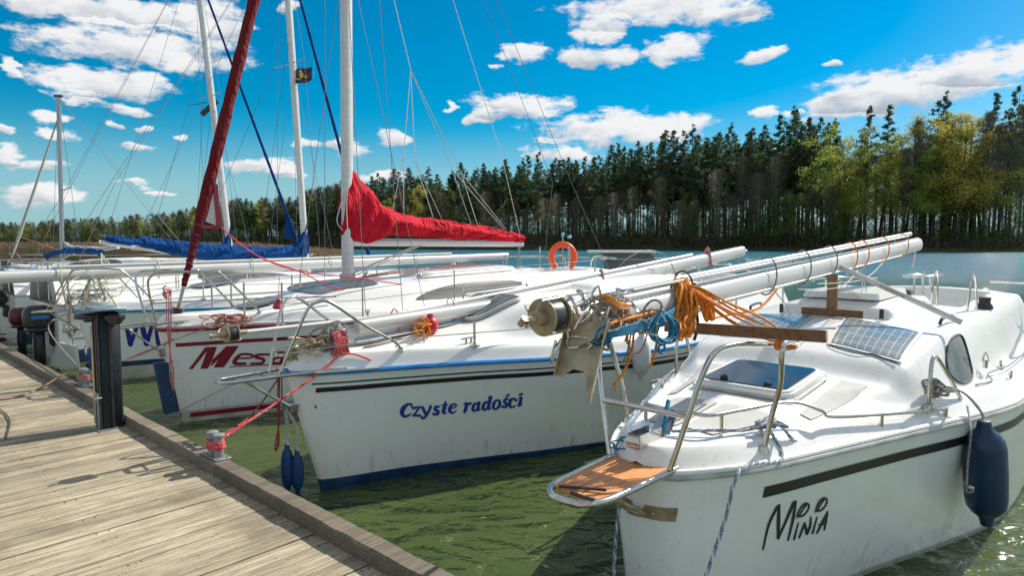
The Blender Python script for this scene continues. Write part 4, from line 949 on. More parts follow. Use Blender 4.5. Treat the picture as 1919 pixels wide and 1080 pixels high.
# ---- lowered mast lying over the near yacht
lm = empty('lowered_mast', 'long white mast lying over the near yacht, its steel foot hanging off the bow', 'mast', FM, group='masts lowered on deck')
A = on(1195, 582, 0); Bm = on(1738, 458, 0); A = Vector((A.x, 0, A.z)); Bm = Vector((Bm.x, 0, Bm.z))
A = Vector((-.20, 0, 1.755)); Bm = Vector((6.0, 0, 2.06)); dM = (Bm-A).normalized()
m = MB(); mastmesh(m, A, Bm, .048, .070); m.build('mast_extrusion', ALU, lm)
uM = Vector((0, 0, 1)); 
m = MB(); fA = A+dM*-.16+Vector((0, -.035, .105)); fB = A+dM*5.9+Vector((0, -.02, .135)); m.tube([Vector((-.56, -.045, 1.80)), A+dM*-.20+Vector((0, -.036, .09)), fA, fA+dM*.02, fB], [.011, .011, .012, .022, .022], 12); m.build('furler_foil', ALU, lm)
m = MB(); m.tube([A+dM*.1+Vector((0, .03, .112)), A+dM*5.6+Vector((0, .02, .12))], .010, 8); m.tube([A+dM*.0+Vector((0, .06, -.03)), A+dM*5.2+Vector((0, .05, -.06))], .004, 6); m.build('shroud', ALUD, lm)
drum(lm, Vector((-.66, -.045, 1.79)), (dM+Vector((0, .02, .0))), .078, .10)
# hinged steel foot plate hanging down
m = MB(); c_ = Vector((-.42, .02, 1.78)); ax_d = Vector((-.30, -.06, -1)).normalized(); wv = Vector((.42, 1, -.18)).normalized(); nv = ax_d.cross(wv).normalized()
def pl(a, b): return c_+wv*a+ax_d*b
out = [pl(-.085, 0), pl(.085, 0), pl(.085, .33), pl(.06, .33), pl(.05, .27), pl(.03, .235), pl(-.02, .235), pl(-.045, .26), pl(-.05, .28), pl(-.085, .28)]
slab(m, out, nv, .005)
for a, L_ in ((-.085, .28), (.085, .36)):
    side = [pl(a, .0), pl(a, L_-.02), pl(a, L_)-nv*.02, pl(a, L_)-nv*.045, pl(a, L_-.03)-nv*.055, pl(a, 0)-nv*.055]; slab(m, side, wv, .004)
m.lathe(pl(.02, .04)+nv*.006, nv, [(0, .022), (.004, .022), (.006, .01)], 14)
for q_ in (.17, .20): m.lathe(pl(.02, q_)+nv*.005, nv, [(0, .008), (.006, .006)], 10)
m.build('mast_foot_plate', BRASSY, lm)
m = MB(); m.box(A+dM*-.03, (.09, .11, .15), bev=.01); m.box(A+dM*-.12+Vector((0, 0, .0)), (.16, .06, .08), bev=.01); m.build('mast_heel', BRASSY, lm)
m = MB(); R = random.Random(8)
for i in range(26):
    p = A+dM*R.uniform(-.38, .10)+Vector((0, R.uniform(-.06, .07), R.uniform(-.09, .11))); k = [p+Vector([R.gauss(0, .03) for _ in range(3)]) for _ in range(4)]; m.tube(crom(k, 4, True), .0055, 6, True)
m.build('shackle_chain', STEEL, lm)
m = MB()
for d, ex_ in ((5.85, 0), (3.1, .0)): pass
m.tube([Bm+Vector((-.12, 0, -.05)), Bm+Vector((-.22, .0, -.24))], .014, 8); m.tube(crom([Bm+Vector((-.35, .05, -.36)), Bm+Vector((-.2, .22, -.34)), Bm+Vector((.25, .22, -.34)), Bm+Vector((.4, .05, -.36)), Bm+Vector((.25, -.1, -.36)), Bm+Vector((-.2, -.1, -.36))], 6, True), .007, 6, True)
m.tube([Bm+Vector((.05, .05, -.36)), Vector((6.0, .1, 1.0))], .012, 8); m.tube([Bm+Vector((.15, .1, -.36)), Vector((6.1, .2, 1.0))], .010, 8); m.tube([Bm+Vector((-.1, 0, -.36)), Vector((5.85, 0, 1.0))], .010, 8)
m.build('masthead_fitting', STEEL, lm)
spa = A+dM*3.15+Vector((0, .03, -.01)); spb = FM.onz(1803, 605, 1.52); print('spreader', spa, spb)
m = MB(); m.beam(spa, spb, .016, .040, bev=.006); m.build('spreader', ALU, lm); spp = Vector((3.62, -1.0, 1.905)); m = MB(); m.beam(spa, spp, .016, .045, bev=.006); m.build('spreader', ALU, lm)
m = MB(); dd_ = (spb-spa); xx = dd_.normalized(); m.beam(spa+dd_*.36, spa+dd_*.58, .019, .030)
lab = m.build('spreader_plate', mat('cream_plate', (.62, .58, .46), .5), lm)
m = MB(); yv = Vector((0, 0, 1)).cross(xx).normalized(); zv = xx.cross(yv)
for i in range(11):
    c2_ = spa+dd_*(.375+.019*i)
    for s_ in (1, -1): m.tube([c2_+xx*.005+zv*.009+yv*.0105*s_, c2_-xx*.004+yv*.0105*s_, c2_+xx*.005-zv*.009+yv*.0105*s_], .0020, 4)
dp = spp-spa; xp = dp.normalized(); yp = Vector((0, 0, 1)).cross(xp).normalized()
m.beam(spa+dp*.12, spa+dp*.30, .019, .034)
for i in range(8):
    for s_ in (1, -1): c2_ = spa+dp*(.13+.021*i)+yp*.0105*s_; m.tube([c2_+xp*.005+Vector((0, 0, .012)), c2_-xp*.004, c2_+xp*.005-Vector((0, 0, .012))], .0024, 4)
m.build('punched_marks', BLACKP, lab)
m = MB()
for d, mt in ((1.75, 0), (3.0, 0), (3.55, 1), (2.4, 0), (4.6, 1), (5.4, 1), (.62, 2), (3.9, 1)):
    c_ = A+dM*d; P = [c_+Vector((sin(t)*.01, cos(t)*.068, .035+sin(t)*.125)) for t in [2*pi*k/16 for k in range(16)]]; m.tube(P, .0055, 6, True, mi=mt); m.build('lashing', [ROPEG, ROPEO, BLACKP, ROPEW], lm); m = MB()
P0 = A+dM*.62; m.tube(crom([P0+Vector((0, .07, .1)), P0+Vector((0, .075, .0)), P0+Vector((.03, .08, -.12)), P0+Vector((.01, .07, -.2))], 5), .009, 6, mi=2)
m.tube(crom([A+dM*1.75+Vector((0, .07, -.05)), A+dM*1.5+Vector((0, .06, -.14)), A+dM*1.1+Vector((0, .05, -.13)), A+dM*.8+Vector((0, .05, -.12))], 5), .008, 6, mi=1)
for a, b in ((2.2, 3.6), (2.6, 4.4)): m.tube(crom([A+dM*a+Vector((0, .05, -.10)), A+dM*(a+b)/2+Vector((0, .12, -.15)), A+dM*b+Vector((0, .06, -.08))], 5), .0035, 5, mi=3)
m.tube(crom([A+dM*3.1+Vector((0, .05, -.1)), A+dM*3.35+Vector((0, .15, -.27)), A+dM*3.5+Vector((0, .12, -.12)), A+dM*3.4+Vector((0, .18, -.30)), A+dM*3.0+Vector((0, .1, -.16))], 6), .004, 5, mi=3)
m.tube(crom([A+dM*1.9+Vector((0, .0, -.08)), A+dM*2.05+Vector((0, .05, -.25)), A+dM*1.95+Vector((0, .0, -.38))], 6), .004, 5, mi=3)
m.build('lashing', [ROPEG, ROPEO, BLACKP, ROPEW], lm)
# orange rope over mast and plank
ro = empty('orange_rope', 'thick hank of orange rope thrown over the mast of the near yacht and the plank', 'rope', FM)
m = MB(); R = random.Random(4); om = lambda px, py, v: FM.on(px, py, v)
for i in range(17):
    j = lambda s_=.012: Vector((R.gauss(0, s_*1.2), R.gauss(0, s_), R.gauss(0, s_)))
    o0 = R.uniform(-1, 1)
    P = [om(1262+o0*8, 538, -.08)+j(), om(1275+o0*8, 528, .0)+j(), om(1286+o0*9, 545, .075)+j(), om(1290+o0*10, 585, .10)+j(.018), om(1282+o0*10, 615, .11)+j(.02), om(1272+o0*9, 625+R.uniform(-2, 6), .10)+j(), om(1262+o0*6, 618, .09)+j(), om(1272, 590, .06)+j()]
    m.tube(crom(P, 6), .0075, 6)
for i in range(9):
    o0 = i/8*2-1; P = [om(1290, 535, .03), om(1312+o0*6, 548, .09), om(1328+o0*8, 565+R.uniform(-4, 4), .12), om(1330+o0*9, 600, .13), om(1325+o0*8, 590, .12), om(1312+o0*6, 560, .1)]
    m.tube(crom([p+Vector([R.gauss(0, .006) for _ in range(3)]) for p in P], 6), .007, 6)
for i in range(8):
    o0 = (i-3.5)/3.5+R.uniform(-.25, .25); vv_ = R.uniform(-.03, .03); P = [om(1283+o0*4, 533, .04), om(1310, 548+o0*9, .12+vv_), om(1370, 583+o0*17+R.uniform(-3, 3), .24+vv_), om(1430, 613+o0*17+R.uniform(-3, 3), .36+vv_), om(1470, 634+o0*9, .43), om(1482+o0*10, 648, .45), om(1476+o0*10, 655, .43)]
    m.tube(crom([p+Vector([R.gauss(0, .004) for _ in range(3)]) for p in P], 6), 0.0055, 6)
for i in range(6): c_ = om(1462+i*5, 643, .46); m.tube([c_+Vector((.0, cos(t)*.012, sin(t)*.028+.012*cos(t))) + Vector((cos(t)*.03, 0, 0)) for t in [2*pi*k/14 for k in range(14)]], .0065, 6, True)
m.tube(crom([om(1180, 590, .07), om(1188, 610, .09), om(1184, 660, .10), om(1168, 700, .09), om(1152, 722, .09), om(1153, 734, .09)], 7), .0062, 7)
m.tube(crom([om(1165, 570, .05), om(1178, 590, .09), om(1176, 625, .1), om(1172, 640, .1)], 6), .0062, 7); m.tube(crom([om(1165, 570, .05), om(1168, 595, .09), om(1160, 630, .1)], 6), .0062, 7)
m.tube(crom([om(1232, 640, .1), om(1226, 668, .1), om(1218, 690, .1)], 6), .006, 7)
for k in range(5): m.tube(crom([om(1128+2*k, 560+k, .03), om(1140, 556+2*k, .07), om(1160, 568+k*2, .08), om(1180, 572+k*2, .06)], 5), .0058, 6)
m.tube(crom([om(1135, 618, .1), om(1150, 605, .11), om(1200, 592, .11), om(1235, 582, .1)], 5), .0075, 7)
m.build('rope_hank', ROPEO, ro)
rb = empty('teal_rope', 'tangled teal rope hanging in loops under the mast of the near yacht', 'rope', FM)
m = MB()
for i in range(7):
    o0 = R.uniform(-1, 1); m.tube(crom([om(1128+o0*3, 632+o0*4, .08), om(1155, 618+i*2, .11), om(1200, 605+i*2.5, .12), om(1245, 590+i*2, .1), om(1270, 575+i, .07)], 6), .0058, 6)
for i in range(8):
    o0 = R.uniform(-1, 1); P = [om(1240, 590, .12), om(1225+o0*6, 620+o0*6, .13), om(1238+o0*8, 640, .13), om(1262+o0*5, 632+o0*5, .13), om(1262+o0*4, 605, .13), om(1248, 592, .12)]; m.tube(crom([p+Vector([R.gauss(0, .008) for _ in range(3)]) for p in P], 6, True), .0058, 6, True)
m.tube(crom([om(1240, 640, .12), om(1234, 655, .12), om(1240, 662, .13), om(1246, 653, .12), om(1242, 636, .12)], 6), .006, 6)
m.ell(om(1240, 602, .13), (.022, .02, .03))
tangle(m, om(1132, 632, .08), (.05, .05, .05), 5, .0055, 3)
m.build('rope_coil', ROPEB, rb)
rg = empty('dark_rope', 'dark grey cords knotted round the heel of the lowered near mast', 'rope', FM)
m = MB(); tangle(m, om(1222, 590, .1), (.07, .06, .07), 6, .006, 5); tangle(m, om(1190, 620, .09), (.10, .06, .10), 5, .0045, 6); tangle(m, om(1145, 585, .06), (.12, .08, .10), 6, .0045, 9)
m.tube(crom([om(1180, 640, .08), om(1175, 665, .08), om(1168, 680, .08), om(1178, 672, .09), om(1186, 650, .08)], 6), .004, 6); m.build('cord_knot', ROPEG, rg)
# plank lashed across the pulpit and the timber crutch
pk = empty('timber_plank', 'long brown plank laid across the bow pulpit under the orange rope', 'plank', FM)
pa = Vector((.40, -.42, 1.66)); pb = FM.oncross(1549, 631, .42); pa = FM.oncross(1285, 616, .42); print('plank', pa, pb)
pa = Vector((pa.x, pa.y-.12, pa.z)); m = MB(); m.beam(pa, pb, .022, .056, bev=.002); m.beam(pb, pb+(pb-pa).normalized()*.003, .0215, .055, mi=1); m.build('board', [WOODB, WOODE], pk, ang=30)
cr = empty('mast_crutch', 'T shaped wooden crutch propping the lowered mast on the near coachroof', 'mast crutch', FM)
zb = minia.dz(2.9, 0)+.115; m = MB(); q1 = FM.oncross(1521, 584, 2.9); q2 = FM.oncross(1626, 600, 2.9); print('crutch', q1, q2, minia.dz(2.9, 0), minia.dz(2.9, .3)); m.beam((2.90, -.22, minia.dz(2.9, 0)+.035), (2.90, .24, minia.dz(2.9, 0)+.035), .03, .06, mi=0, bev=.003, ends=1); m.build('cross_board', [WOODB, WOODE], cr, ang=30)
m = MB(); m.beam((2.93, 0, minia.dz(2.9, 0)+.02), (2.93, 0, A.z+(2.93-A.x)*dM.z/dM.x-.082), .078, .026, up=(1, 0, 0), bev=.002); m.build('upright_board', mat('upright_plank', (.27, .16, .075), .6, c2=(.20, .11, .05), nscale=6, stretch=(9, 9, .7)), cr, ang=30)
# fender and lines
fender(FM, FM.on(1845, 800, 1.10)+Vector((0, 0, 0)), .62, .118, FENDB, 'large navy fender hanging over the side of the near white yacht', [Vector((2.36, 1.07, 1.02)), Vector((2.28, .98, 1.14)), Vector((2.1, .86, 1.19))], ropemat=ROPEG, tilt=(.10, .05, 0))
m = MB(); fp = FM.on(1818, 800, 1.08); m.tube(crom([Vector((2.24, 1.02, 1.06)), FM.on(1820, 810, 1.08), FM.on(1814, 870, 1.07), FM.on(1812, 915, 1.07)], 6), .007, 6); tangle(m, FM.on(1813, 915, 1.07), (.03, .03, .04), 4, .006, 2); tangle(m, Vector((2.12, .87, 1.17)), (.12, .09, .05), 8, .0065, 12)
o = m.build('fender_rope', ROPEG, None, FM); tag(o, 'grey knotted rope end dangling beside the navy fender', 'rope')
m = MB(); kz = minia.dz(.66, .36)+.05; kk = Vector((.66, .37, kz))
e1 = FM.onz(1325, 1078, .55); m.rope3([kk, Vector((.60, .475, 1.01)), FM.on(1390, 880, .49), FM.on(1358, 980, .47), FM.on(1322, 1085, .45), FM.on(1310, 1120, .45)], .0085, (0, 1, 0))
for s_ in (3, 4, 5): 
    R = random.Random(s_); m.rope3([kk+Vector((R.gauss(0, .05), R.gauss(0, .03), R.uniform(-.01, .03))) for _ in range(7)], .009, (0, 1, 0))
m.rope3([kk, kk+Vector((.05, .05, .0)), kk+Vector((.10, .09, -.07)), kk+Vector((.16, .10, -.10))], .009, (0, 1, 0)); m.rope3([kk, kk+Vector((-.10, -.08, -.02)), Vector((.40, .19, 1.14)), Vector((.25, .05, 1.14))], .008, (0, 1, 0))
o = m.build('mooring_line', [ROPEN, ROPEW], None, FM); tag(o, 'blue and white braided mooring line made fast on the near bow cleat', 'rope', 'mooring lines')
m = MB(); m.rope3([Vector((.10, -.20, 1.06)), FM.on(1166, 900, -.1), FM.on(1155, 1000, -.1), FM.on(1150, 1100, -.1)], .008, (0, 1, 0)); tangle(m, Vector((.14, -.12, 1.06)), (.12, .08, .03), 3, .004, 7, mi=2); m.tube(crom([Vector((.2, .02, 1.12)), Vector((.22, .03, 1.2)), Vector((.3, 0, 1.28))], 5), .012, 6, mi=2)
o = m.build('mooring_line', [ROPEN, ROPEW, ROPEB], None, FM); tag(o, 'blue and white line dropping to the water beside the teak bow step', 'rope', 'mooring lines')
# ================================================================== second yacht (blue rubbing strip)
FC = Frame(2.7, .65, rot=-.05); onC = FC.on
HB = ((0, .008, .04, .12, .3, .65, 1.4, 2.2, 3.7, 5, 7.5), (.0, .035, .07, .12, .19, .31, .62, .93, 1.26, 1.3, 1.08))
TRK = (((.7, 1.2, 1.6, 1.82, 2.34, 3.0, 4.0, 5.2, 5.6), (0, .05, .09, .13, .34, .38, .42, .45, .45)), ((.7, 1.2, 1.9, 2.4, 3.2, 5.6), (.22, .34, .50, .68, .84, .90)))
czy = Boat(FC, 7.4, HB, ((0, .65, 1.4, 2.2, 3.7, 7.4), (1.04, 1.025, 1.02, 1.0, .97, .96)), rake=.28, fw=.66, keel=-.3, ch=.13, cw=.075, camber=.04, tslope=.28, trunk=TRK, cock=(5.5, 7.1, .6, .55))
czy.bumps = [lambda u, v, z: z+.07*smooth((u-3.4)/.1)*smooth((5.3-u)/.1)*smooth((.45-abs(v))/.07)]
b2 = empty('sailing_yacht', 'white sailing yacht with blue rubbing strip and blue name on its bow', 'sailing yacht', FC, group='yachts moored bow to the jetty')
zb_ = .13
czy.hull([HULLW, NAVY], [(0, 1, 0), (-.1, 1, 0), (-.2, 1, 0), (-.35, 1, 0), (-.55, 1, 0), (-.7, 1, 0), (lambda u: .105-.022*min(u, 3.6), 0, 0), (lambda u: .05-.01*min(u, 3.6), 0, 1), (0, 0, 1), (-.1, 0, 1), (-.28, 0, 1)], 80, parent=b2)
czy.deck(b2, 170, 70); czy.rail(b2, BLUETRIM, .022, 0.0, out=.006)
m = MB(); sa = czy.onhull(592, 738).x; sb = czy.onhull(585, 722).x
for sg in (1, -1): czy.stripe(m, sa, 7.2, lambda u: czy.zs(u)-.125, lambda u: czy.zs(u)-.165, sg)
m.build('hull_stripe', DECAL, b2); m = MB()
for sg in (1, -1): czy.stripe(m, sb, 7.2, lambda u: czy.zs(u)-.085, lambda u: czy.zs(u)-.098, sg)
m.build('hull_pinstripe', DECAL, b2)
S = [[(240, 335, 14), (232, 292, 30), (185, 283, 36), (128, 330, 62), (102, 395, 66), (130, 448, 42), (190, 440, 30), (228, 412, 18)], [(235, 280, 24), (240, 340, 20)],
 [(265, 335, 30), (350, 322, 32)], [(345, 325, 26), (265, 440, 30)], [(258, 440, 34), (350, 438, 34)], [(268, 322, 20), (262, 360, 16)], [(385, 325, 40), (415, 385, 46), (432, 425, 40)], [(498, 312, 40), (475, 375, 36), (435, 445, 36), (398, 480, 30), (376, 462, 42)],
 [(608, 318, 36), (570, 318, 34), (560, 352, 44), (602, 388, 48), (588, 424, 34), (538, 418, 40)], [(705, 248, 26), (690, 330, 52), (675, 388, 50), (695, 410, 26), (722, 396, 14)], [(648, 300, 22), (732, 288, 22)],
 [(760, 352, 14), (832, 325, 22), (852, 295, 28), (815, 280, 28), (770, 325, 50), (765, 382, 46), (808, 402, 26), (852, 372, 14)], [(960, 278, 22), (1000, 262, 22)], [(992, 270, 40), (988, 330, 46), (970, 385, 46)], [(995, 310, 22), (1028, 278, 34), (1052, 272, 40)],
 [(1152, 268, 24), (1105, 282, 38), (1082, 345, 46), (1106, 378, 30), (1150, 335, 18)], [(1172, 258, 40), (1155, 325, 46), (1152, 365, 40), (1190, 352, 14)],
 [(1298, 248, 24), (1245, 268, 40), (1222, 335, 46), (1250, 362, 30), (1295, 315, 20)], [(1300, 186, 24), (1335, 178, 34)], [(1330, 185, 46), (1308, 270, 46), (1296, 345, 44), (1336, 332, 14)],
 [(1410, 226, 26), (1452, 240, 38), (1450, 300, 44), (1405, 350, 28), (1368, 335, 38), (1372, 270, 44), (1410, 226, 26)],
 [(1562, 212, 34), (1528, 216, 30), (1518, 250, 42), (1548, 286, 44), (1538, 322, 30), (1488, 314, 36)], [(1542, 182, 22), (1576, 152, 36)],
 [(1680, 228, 40), (1645, 204, 28), (1600, 235, 48), (1592, 300, 46), (1630, 324, 28), (1682, 295, 14)], [(1752, 190, 40), (1738, 255, 48), (1722, 300, 44), (1762, 285, 14)], [(1728, 152, 30), (1765, 138, 30)], [(1715, 200, 18), (1760, 188, 18)]]
q = []
for s_ in S: q += stroke(s_)
czy.decal(q, scr(740, 720, 260/1919), 'name_lettering', NAVYTXT, b2, 'blue slanted name lettering')
# front window-hatch on the slope of the cabin
m = MB(); P = [(1.84, -.17), (1.83, 0), (1.84, .17), (2.06, .27), (2.33, .33), (2.36, 0), (2.33, -.33), (2.06, -.27)]; e = deckpoly(czy, P, .035, m, 6); wo = m.build('cabin_front_window', GLASSD, b2)
m = MB(); m.tube([p-Vector((0, 0, .008)) for p in e], .022, 8, True); m.build('window_frame', TRIMGREY, wo)
m = MB()
for y in (-.10, .05, .16): m.tube([(1.86, y, czy.dz(1.86, y)+.045), (2.3, y*1.5, czy.dz(2.3, y*1.5)+.045)], .005, 5)
m.build('window_bar', ALUD, wo)
for sg in (1, -1):
    m = MB(); e = deckpoly(czy, [(3.0, .80*sg), (3.2, .74*sg), (4.6, .78*sg), (5.0, .84*sg), (4.8, .93*sg), (3.4, .92*sg)], .006, m); m.build('cabin_window', GLASSD, b2)
    m = MB(); m.tube([(2.35, sg*.55, czy.dz(2.35, sg*.55)+.05), (3.3, sg*.62, czy.dz(3.3, sg*.62)+.05)], .012, 8); m.build('grab_rail', STEEL, b2)
def pulpit_hoops(b, boat, pts, parent, bar=None, name='bow_pulpit'):
    m = MB()
    for sg in (1, -1):
        P = [Vector((p[0], p[1]*sg, p[2])) for p in pts]; m.tube(crom(P, 7), .0125, 10); m.cyl(P[-1]-Vector((0, 0, .01)), P[-1]+Vector((0, 0, .02)), .026, .02)
    if bar: m.tube(crom([Vector(p) for p in bar], 6), .0115, 8)
    return m.build(name, STEEL, parent)
pulpit_hoops(b2, czy, [(-.10, .09, 1.05), (.02, .18, 1.40), (.09, .22, 1.57), (.16, .24, 1.62), (.26, .27, 1.61), (.55, .31, 1.40), (.80, .34, 1.25), (.87, .34, 1.18), (.88, .33, czy.dz(.88, .33))], b2)
m = MB(); m.tube(crom([(-.03, -.12, 1.21), (-.06, 0, 1.19), (-.03, .12, 1.21)], 5), .011, 8)
for sg in (1, -1): m.tube([(-.03, .13*sg, 1.22), (.6, .30*sg, 1.27), (2.4, .86*sg, 1.28)], .0055, 6)
m.build('lower_lifeline', STEEL, b2)
m = MB(); zz = 1.05; o_ = [(.42, .22), (.05, .15), (-.30, .11), (-.50, .07), (-.53, 0)]; P = [Vector((a, b_, zz)) for a, b_ in o_]; P = P+[Vector((p.x, -p.y, p.z)) for p in P[-2::-1]]; m.tube(crom(P, 5), .015, 10)
for u in (-.42, -.2, .02): m.tube([(u, -.10, zz), (u, .10, zz)], .008, 6)
m.tube([(-.34, 0, zz-.02), (.03, .0, .76)], .012, 8); m.box((.05, 0, .75), (.05, .08, .06)); czy_p = czy.us(.75); m.add([czy.hp_(czy_p+.005, .78, 1, .005), czy.hp_(czy_p+.12, .765, 1, .005), czy.hp_(czy_p+.12, .735, 1, .005), czy.hp_(czy_p+.005, .73, 1, .005)], [(0, 1, 2, 3)])
m.tube([(.1, .155, zz-.005), (.66, .335, zz-.01)], .010, 8); m.build('bow_step', STEEL, b2)
m = MB(); m.box((.22, 0, 1.19), (.05, .09, .22), bev=.01); m.cyl((.05, -.03, 1.19), (.05, .03, 1.19), .05); m.box((.10, 0, 1.17), (.22, .05, .05)); m.cyl((.34, .0, 1.15), (.34, 0, 1.36), .022); tangle(m, (.26, .03, 1.22), (.22, .12, .12), 10, .007, 21); m.build('anchor_windlass', BRASSY, b2)
m = MB(); tangle(m, (.36, .03, 1.28), (.20, .12, .16), 12, .006, 22); m.build('anchor_rope', ROPEG, b2)
for u in (1.5, 2.7, 4.0, 5.2):
    for sg in (1, -1): v = czy.b(u)-.08; czy.stanch(u, v*sg, .42 if u > 2.6 else .22, b2)
m = MB()
for sg in (1, -1): m.tube([(2.7, (czy.b(2.7)-.08)*sg, czy.dz(2.7, 1)+.40), (4.0, (czy.b(4)-.08)*sg, czy.dz(4, 1.1)+.40), (5.2, (czy.b(5.2)-.08)*sg, czy.dz(5.2, 1.1)+.40), (6.4, 1.1*sg, 1.5)], .004, 5)
m.build('lifeline', WIRE, b2)
m = MB()
for sg in (1, -1):
    for u_, v_ in ((1.5, .5), (2.9, 1.02)): m = MB(); cleat(m, (u_, sg*v_, czy.dz(u_, v_)), (1, 0, 0)); m.build('mooring_cleat', STEEL, b2)
# stern gantry holding the far end of the mast
m = MB(); e_ = onC(1372, 478, 0); ue = e_.x
for sg in (1, -1): m.tube(crom([(7.0, sg*.9, 1.05), (7.05, sg*.8, 1.5), (7.1, sg*.25, 1.72), (7.1, 0, 1.74)], 6), .014, 8)
m.build('stern_frame', STEEL, b2)
q_ = onC(1300, 500, .1)
m = MB(); m.tube(crom([q_+Vector((0, -.13, -.5)), q_+Vector((0, -.13, -.1)), q_, q_+Vector((0, .13, -.1)), q_+Vector((0, .13, -.5))], 6), .013, 8); m.build('mast_support_hoop', STEEL, b2)
# second lowered mast
lm2 = empty('lowered_mast', 'white mast with slim furling drum lying over the second yacht', 'mast', FC, group='masts lowered on deck')
A2 = onC(640, 640, 0); B2 = onC(1392, 472, 0); A2.z += .02; d2 = (B2-A2).normalized(); m = MB(); mastmesh(m, A2, B2, .055, .085); m.build('mast_extrusion', ALU, lm2)
f0 = onC(445, 622, 0); f1 = onC(600, 590, 0); f2 = A2+d2*1.0+Vector((0, 0, .13)); f3 = A2+d2*((B2-A2).length-1.6)+Vector((0, 0, .115)); f0 = onC(440, 625, 0)
m = MB(); m.tube([f0, A2+d2*.45+Vector((0, .0, .115)), f3], [.017, .020, .024], 12); m.build('furler_foil', ALU, lm2)
drum(lm2, f0+(f0-f2).normalized()*.06, (f2-f0).normalized(), .062, .075)
m = MB(); m.box(A2+d2*-.05, (.10, .10, .17), bev=.01); m.box(A2+d2*-.02+Vector((0, 0, -.14)), (.16, .03, .12)); m.build('mast_heel', BLACKP, lm2)
m = MB()
for d in (.55, 1.2): c_ = A2+d2*d; m.tube([c_+Vector((0, cos(t)*.075, .03+sin(t)*.14)) for t in [2*pi*k/16 for k in range(16)]], .006, 6, True)
c_ = A2+d2*3.6; m.tube(crom([c_+Vector((0, .07, -.1)), c_+Vector((0, 0, .16)), c_+Vector((0, -.07, -.1))], 5), .018, 6); c_ = A2+d2*6.2; m.tube(crom([c_+Vector((0, .07, -.12)), c_+Vector((.02, 0, .17)), c_+Vector((0, -.07, -.1))], 5), .03, 6)
for k in range(4): m.tube(crom([A2+d2*(1+k)+Vector((0, .06, -.09)), A2+d2*(2+k)+Vector((0, .08, -.14-.02*k)), A2+d2*(3.2+k)+Vector((0, .05, -.09))], 5), .005, 5)
m.build('lashing', ROPEP, lm2)
m = MB(); pz = onC(1362, 500, 0); m.tube([B2+Vector((-.1, 0, -.05)), Vector((B2.x-.35, 0, B2.z-.5))], .014, 8); m.box((B2.x-.35, 0, B2.z-.5), (.12, .12, .06), bev=.02); m.cyl(B2, B2+d2*.12, .03); m.build('masthead_fitting', STEEL, lm2)
m = MB(); sA = A2+d2*3.55+Vector((0, .05, -.02)); m.tube([sA, onC(1275, 600, .7)], .018, 8); m.tube([sA+Vector((0, -.1, 0)), onC(1240, 590, -.2)], .014, 8); m.build('spreader', STEEL, lm2)
m = MB(); k0 = A2+d2*3.9+Vector((0, 0, .1)); m.tube(crom([k0, k0+Vector((.3, 0, .18)), k0+Vector((.7, .05, .26)), k0+Vector((1.1, .1, .12)), k0+Vector((1.3, .15, -.35))], 7), .006, 6); m.build('wire_loop', WIRE, lm2)
# white boom and sail bundle lying along the second deck
t = empty('folded_boom', 'pale boom with rolled sail lying on the foredeck of the second yacht', 'boom', FC)
m = MB(); ba = onC(625, 655, .12); bb = onC(760, 615, .1); ba = Vector((.62, .05, 1.36)); bb = Vector((2.3, .06, 1.44)); mastmesh(m, ba, bb, .05, .06); m.build('boom_extrusion', ALU, t); m = MB(); m.tube([ba+Vector((-.02, 0, -.12)), bb+Vector((0, 0, -.1))], .025, 8); m.tube([ba+Vector((.0, .1, -.17)), bb+Vector((0, .1, -.14))], .012, 6); m.build('strut', STEEL, t)
m = MB(); tangle(m, Vector((.40, .12, 1.27)), (.06, .04, .10), 9, .0065, 31)
for i in range(10):
    a = i/9*2-1; m.tube(crom([Vector((.40+a*.05, .14, 1.36)), Vector((.40+a*.06, .17, 1.30)), Vector((.40+a*.055, .18, 1.22)), Vector((.40+a*.08, .17, 1.16))], 5), .0065, 6)
m.tube(crom([Vector((.40, .18, 1.17)), Vector((.50, .21, 1.16)), Vector((.62, .27, 1.10))], 5), .007, 6)
o = m.build('red_rope', ROPER, None, FC); tag(o, 'red and white rope hank tied on the bow of the second yacht', 'rope')
# lines from the second yacht to the twin bollard on the jetty
BOL = Vector((E0.x, E0.y, 0))
bolw = atz(405, 856, .585); bol2 = atz(160, 722, .585)
def locC(p): d = p-FC.o; return Vector((d.dot(FC.x), d.dot(FC.r), d.z))
bc = locC(bolw)
m = MB(); m.tube(crom([Vector((.38, .18, 1.17)), Vector((.18, .17, 1.03)), lerp(Vector((.18, .17, 1.03)), bc+Vector((0, 0, .12)), .5)-Vector((0, 0, .02)), bc+Vector((0, .05, .12))], 6), .010, 6)
R = random.Random(2)
for i in range(6): m.tube(crom([bc+Vector((cos(a)*(.042+.012*R.random())-.0, sin(a)*(.088+.008*R.random()), .07+.009*i+R.uniform(-.004, .004))) for a in [2*pi*k/10 for k in range(10)]], 3, True), .0085, 6, True)
o = m.build('mooring_line', ROPER, None, FC); tag(o, 'red line running from the second yacht to the nearest twin bollard', 'rope', 'mooring lines')
m = MB(); m.tube(crom([bc+Vector((0, -.03, .12)), lerp(bc, Vector((.0, -.1, 1.0)), .5)+Vector((0, 0, -.02)), Vector((.02, -.12, 1.02))], 5), .007, 6)
for dx in (0, .012, .03): m.tube(crom([Vector((-.02+dx, -.10, 1.02)), Vector((-.03+dx, -.11, .7)), Vector((-.02-dx, -.12, .45)), Vector((-.05, -.12, .38))], 5), .006, 5)
o = m.build('mooring_line', mat('dull_red_rope', (.25, .04, .035), .85, c2=(.35, .10, .08), nscale=50), None, FC); tag(o, 'dull red line with dangling tails at the stem of the second yacht', 'rope', 'mooring lines')
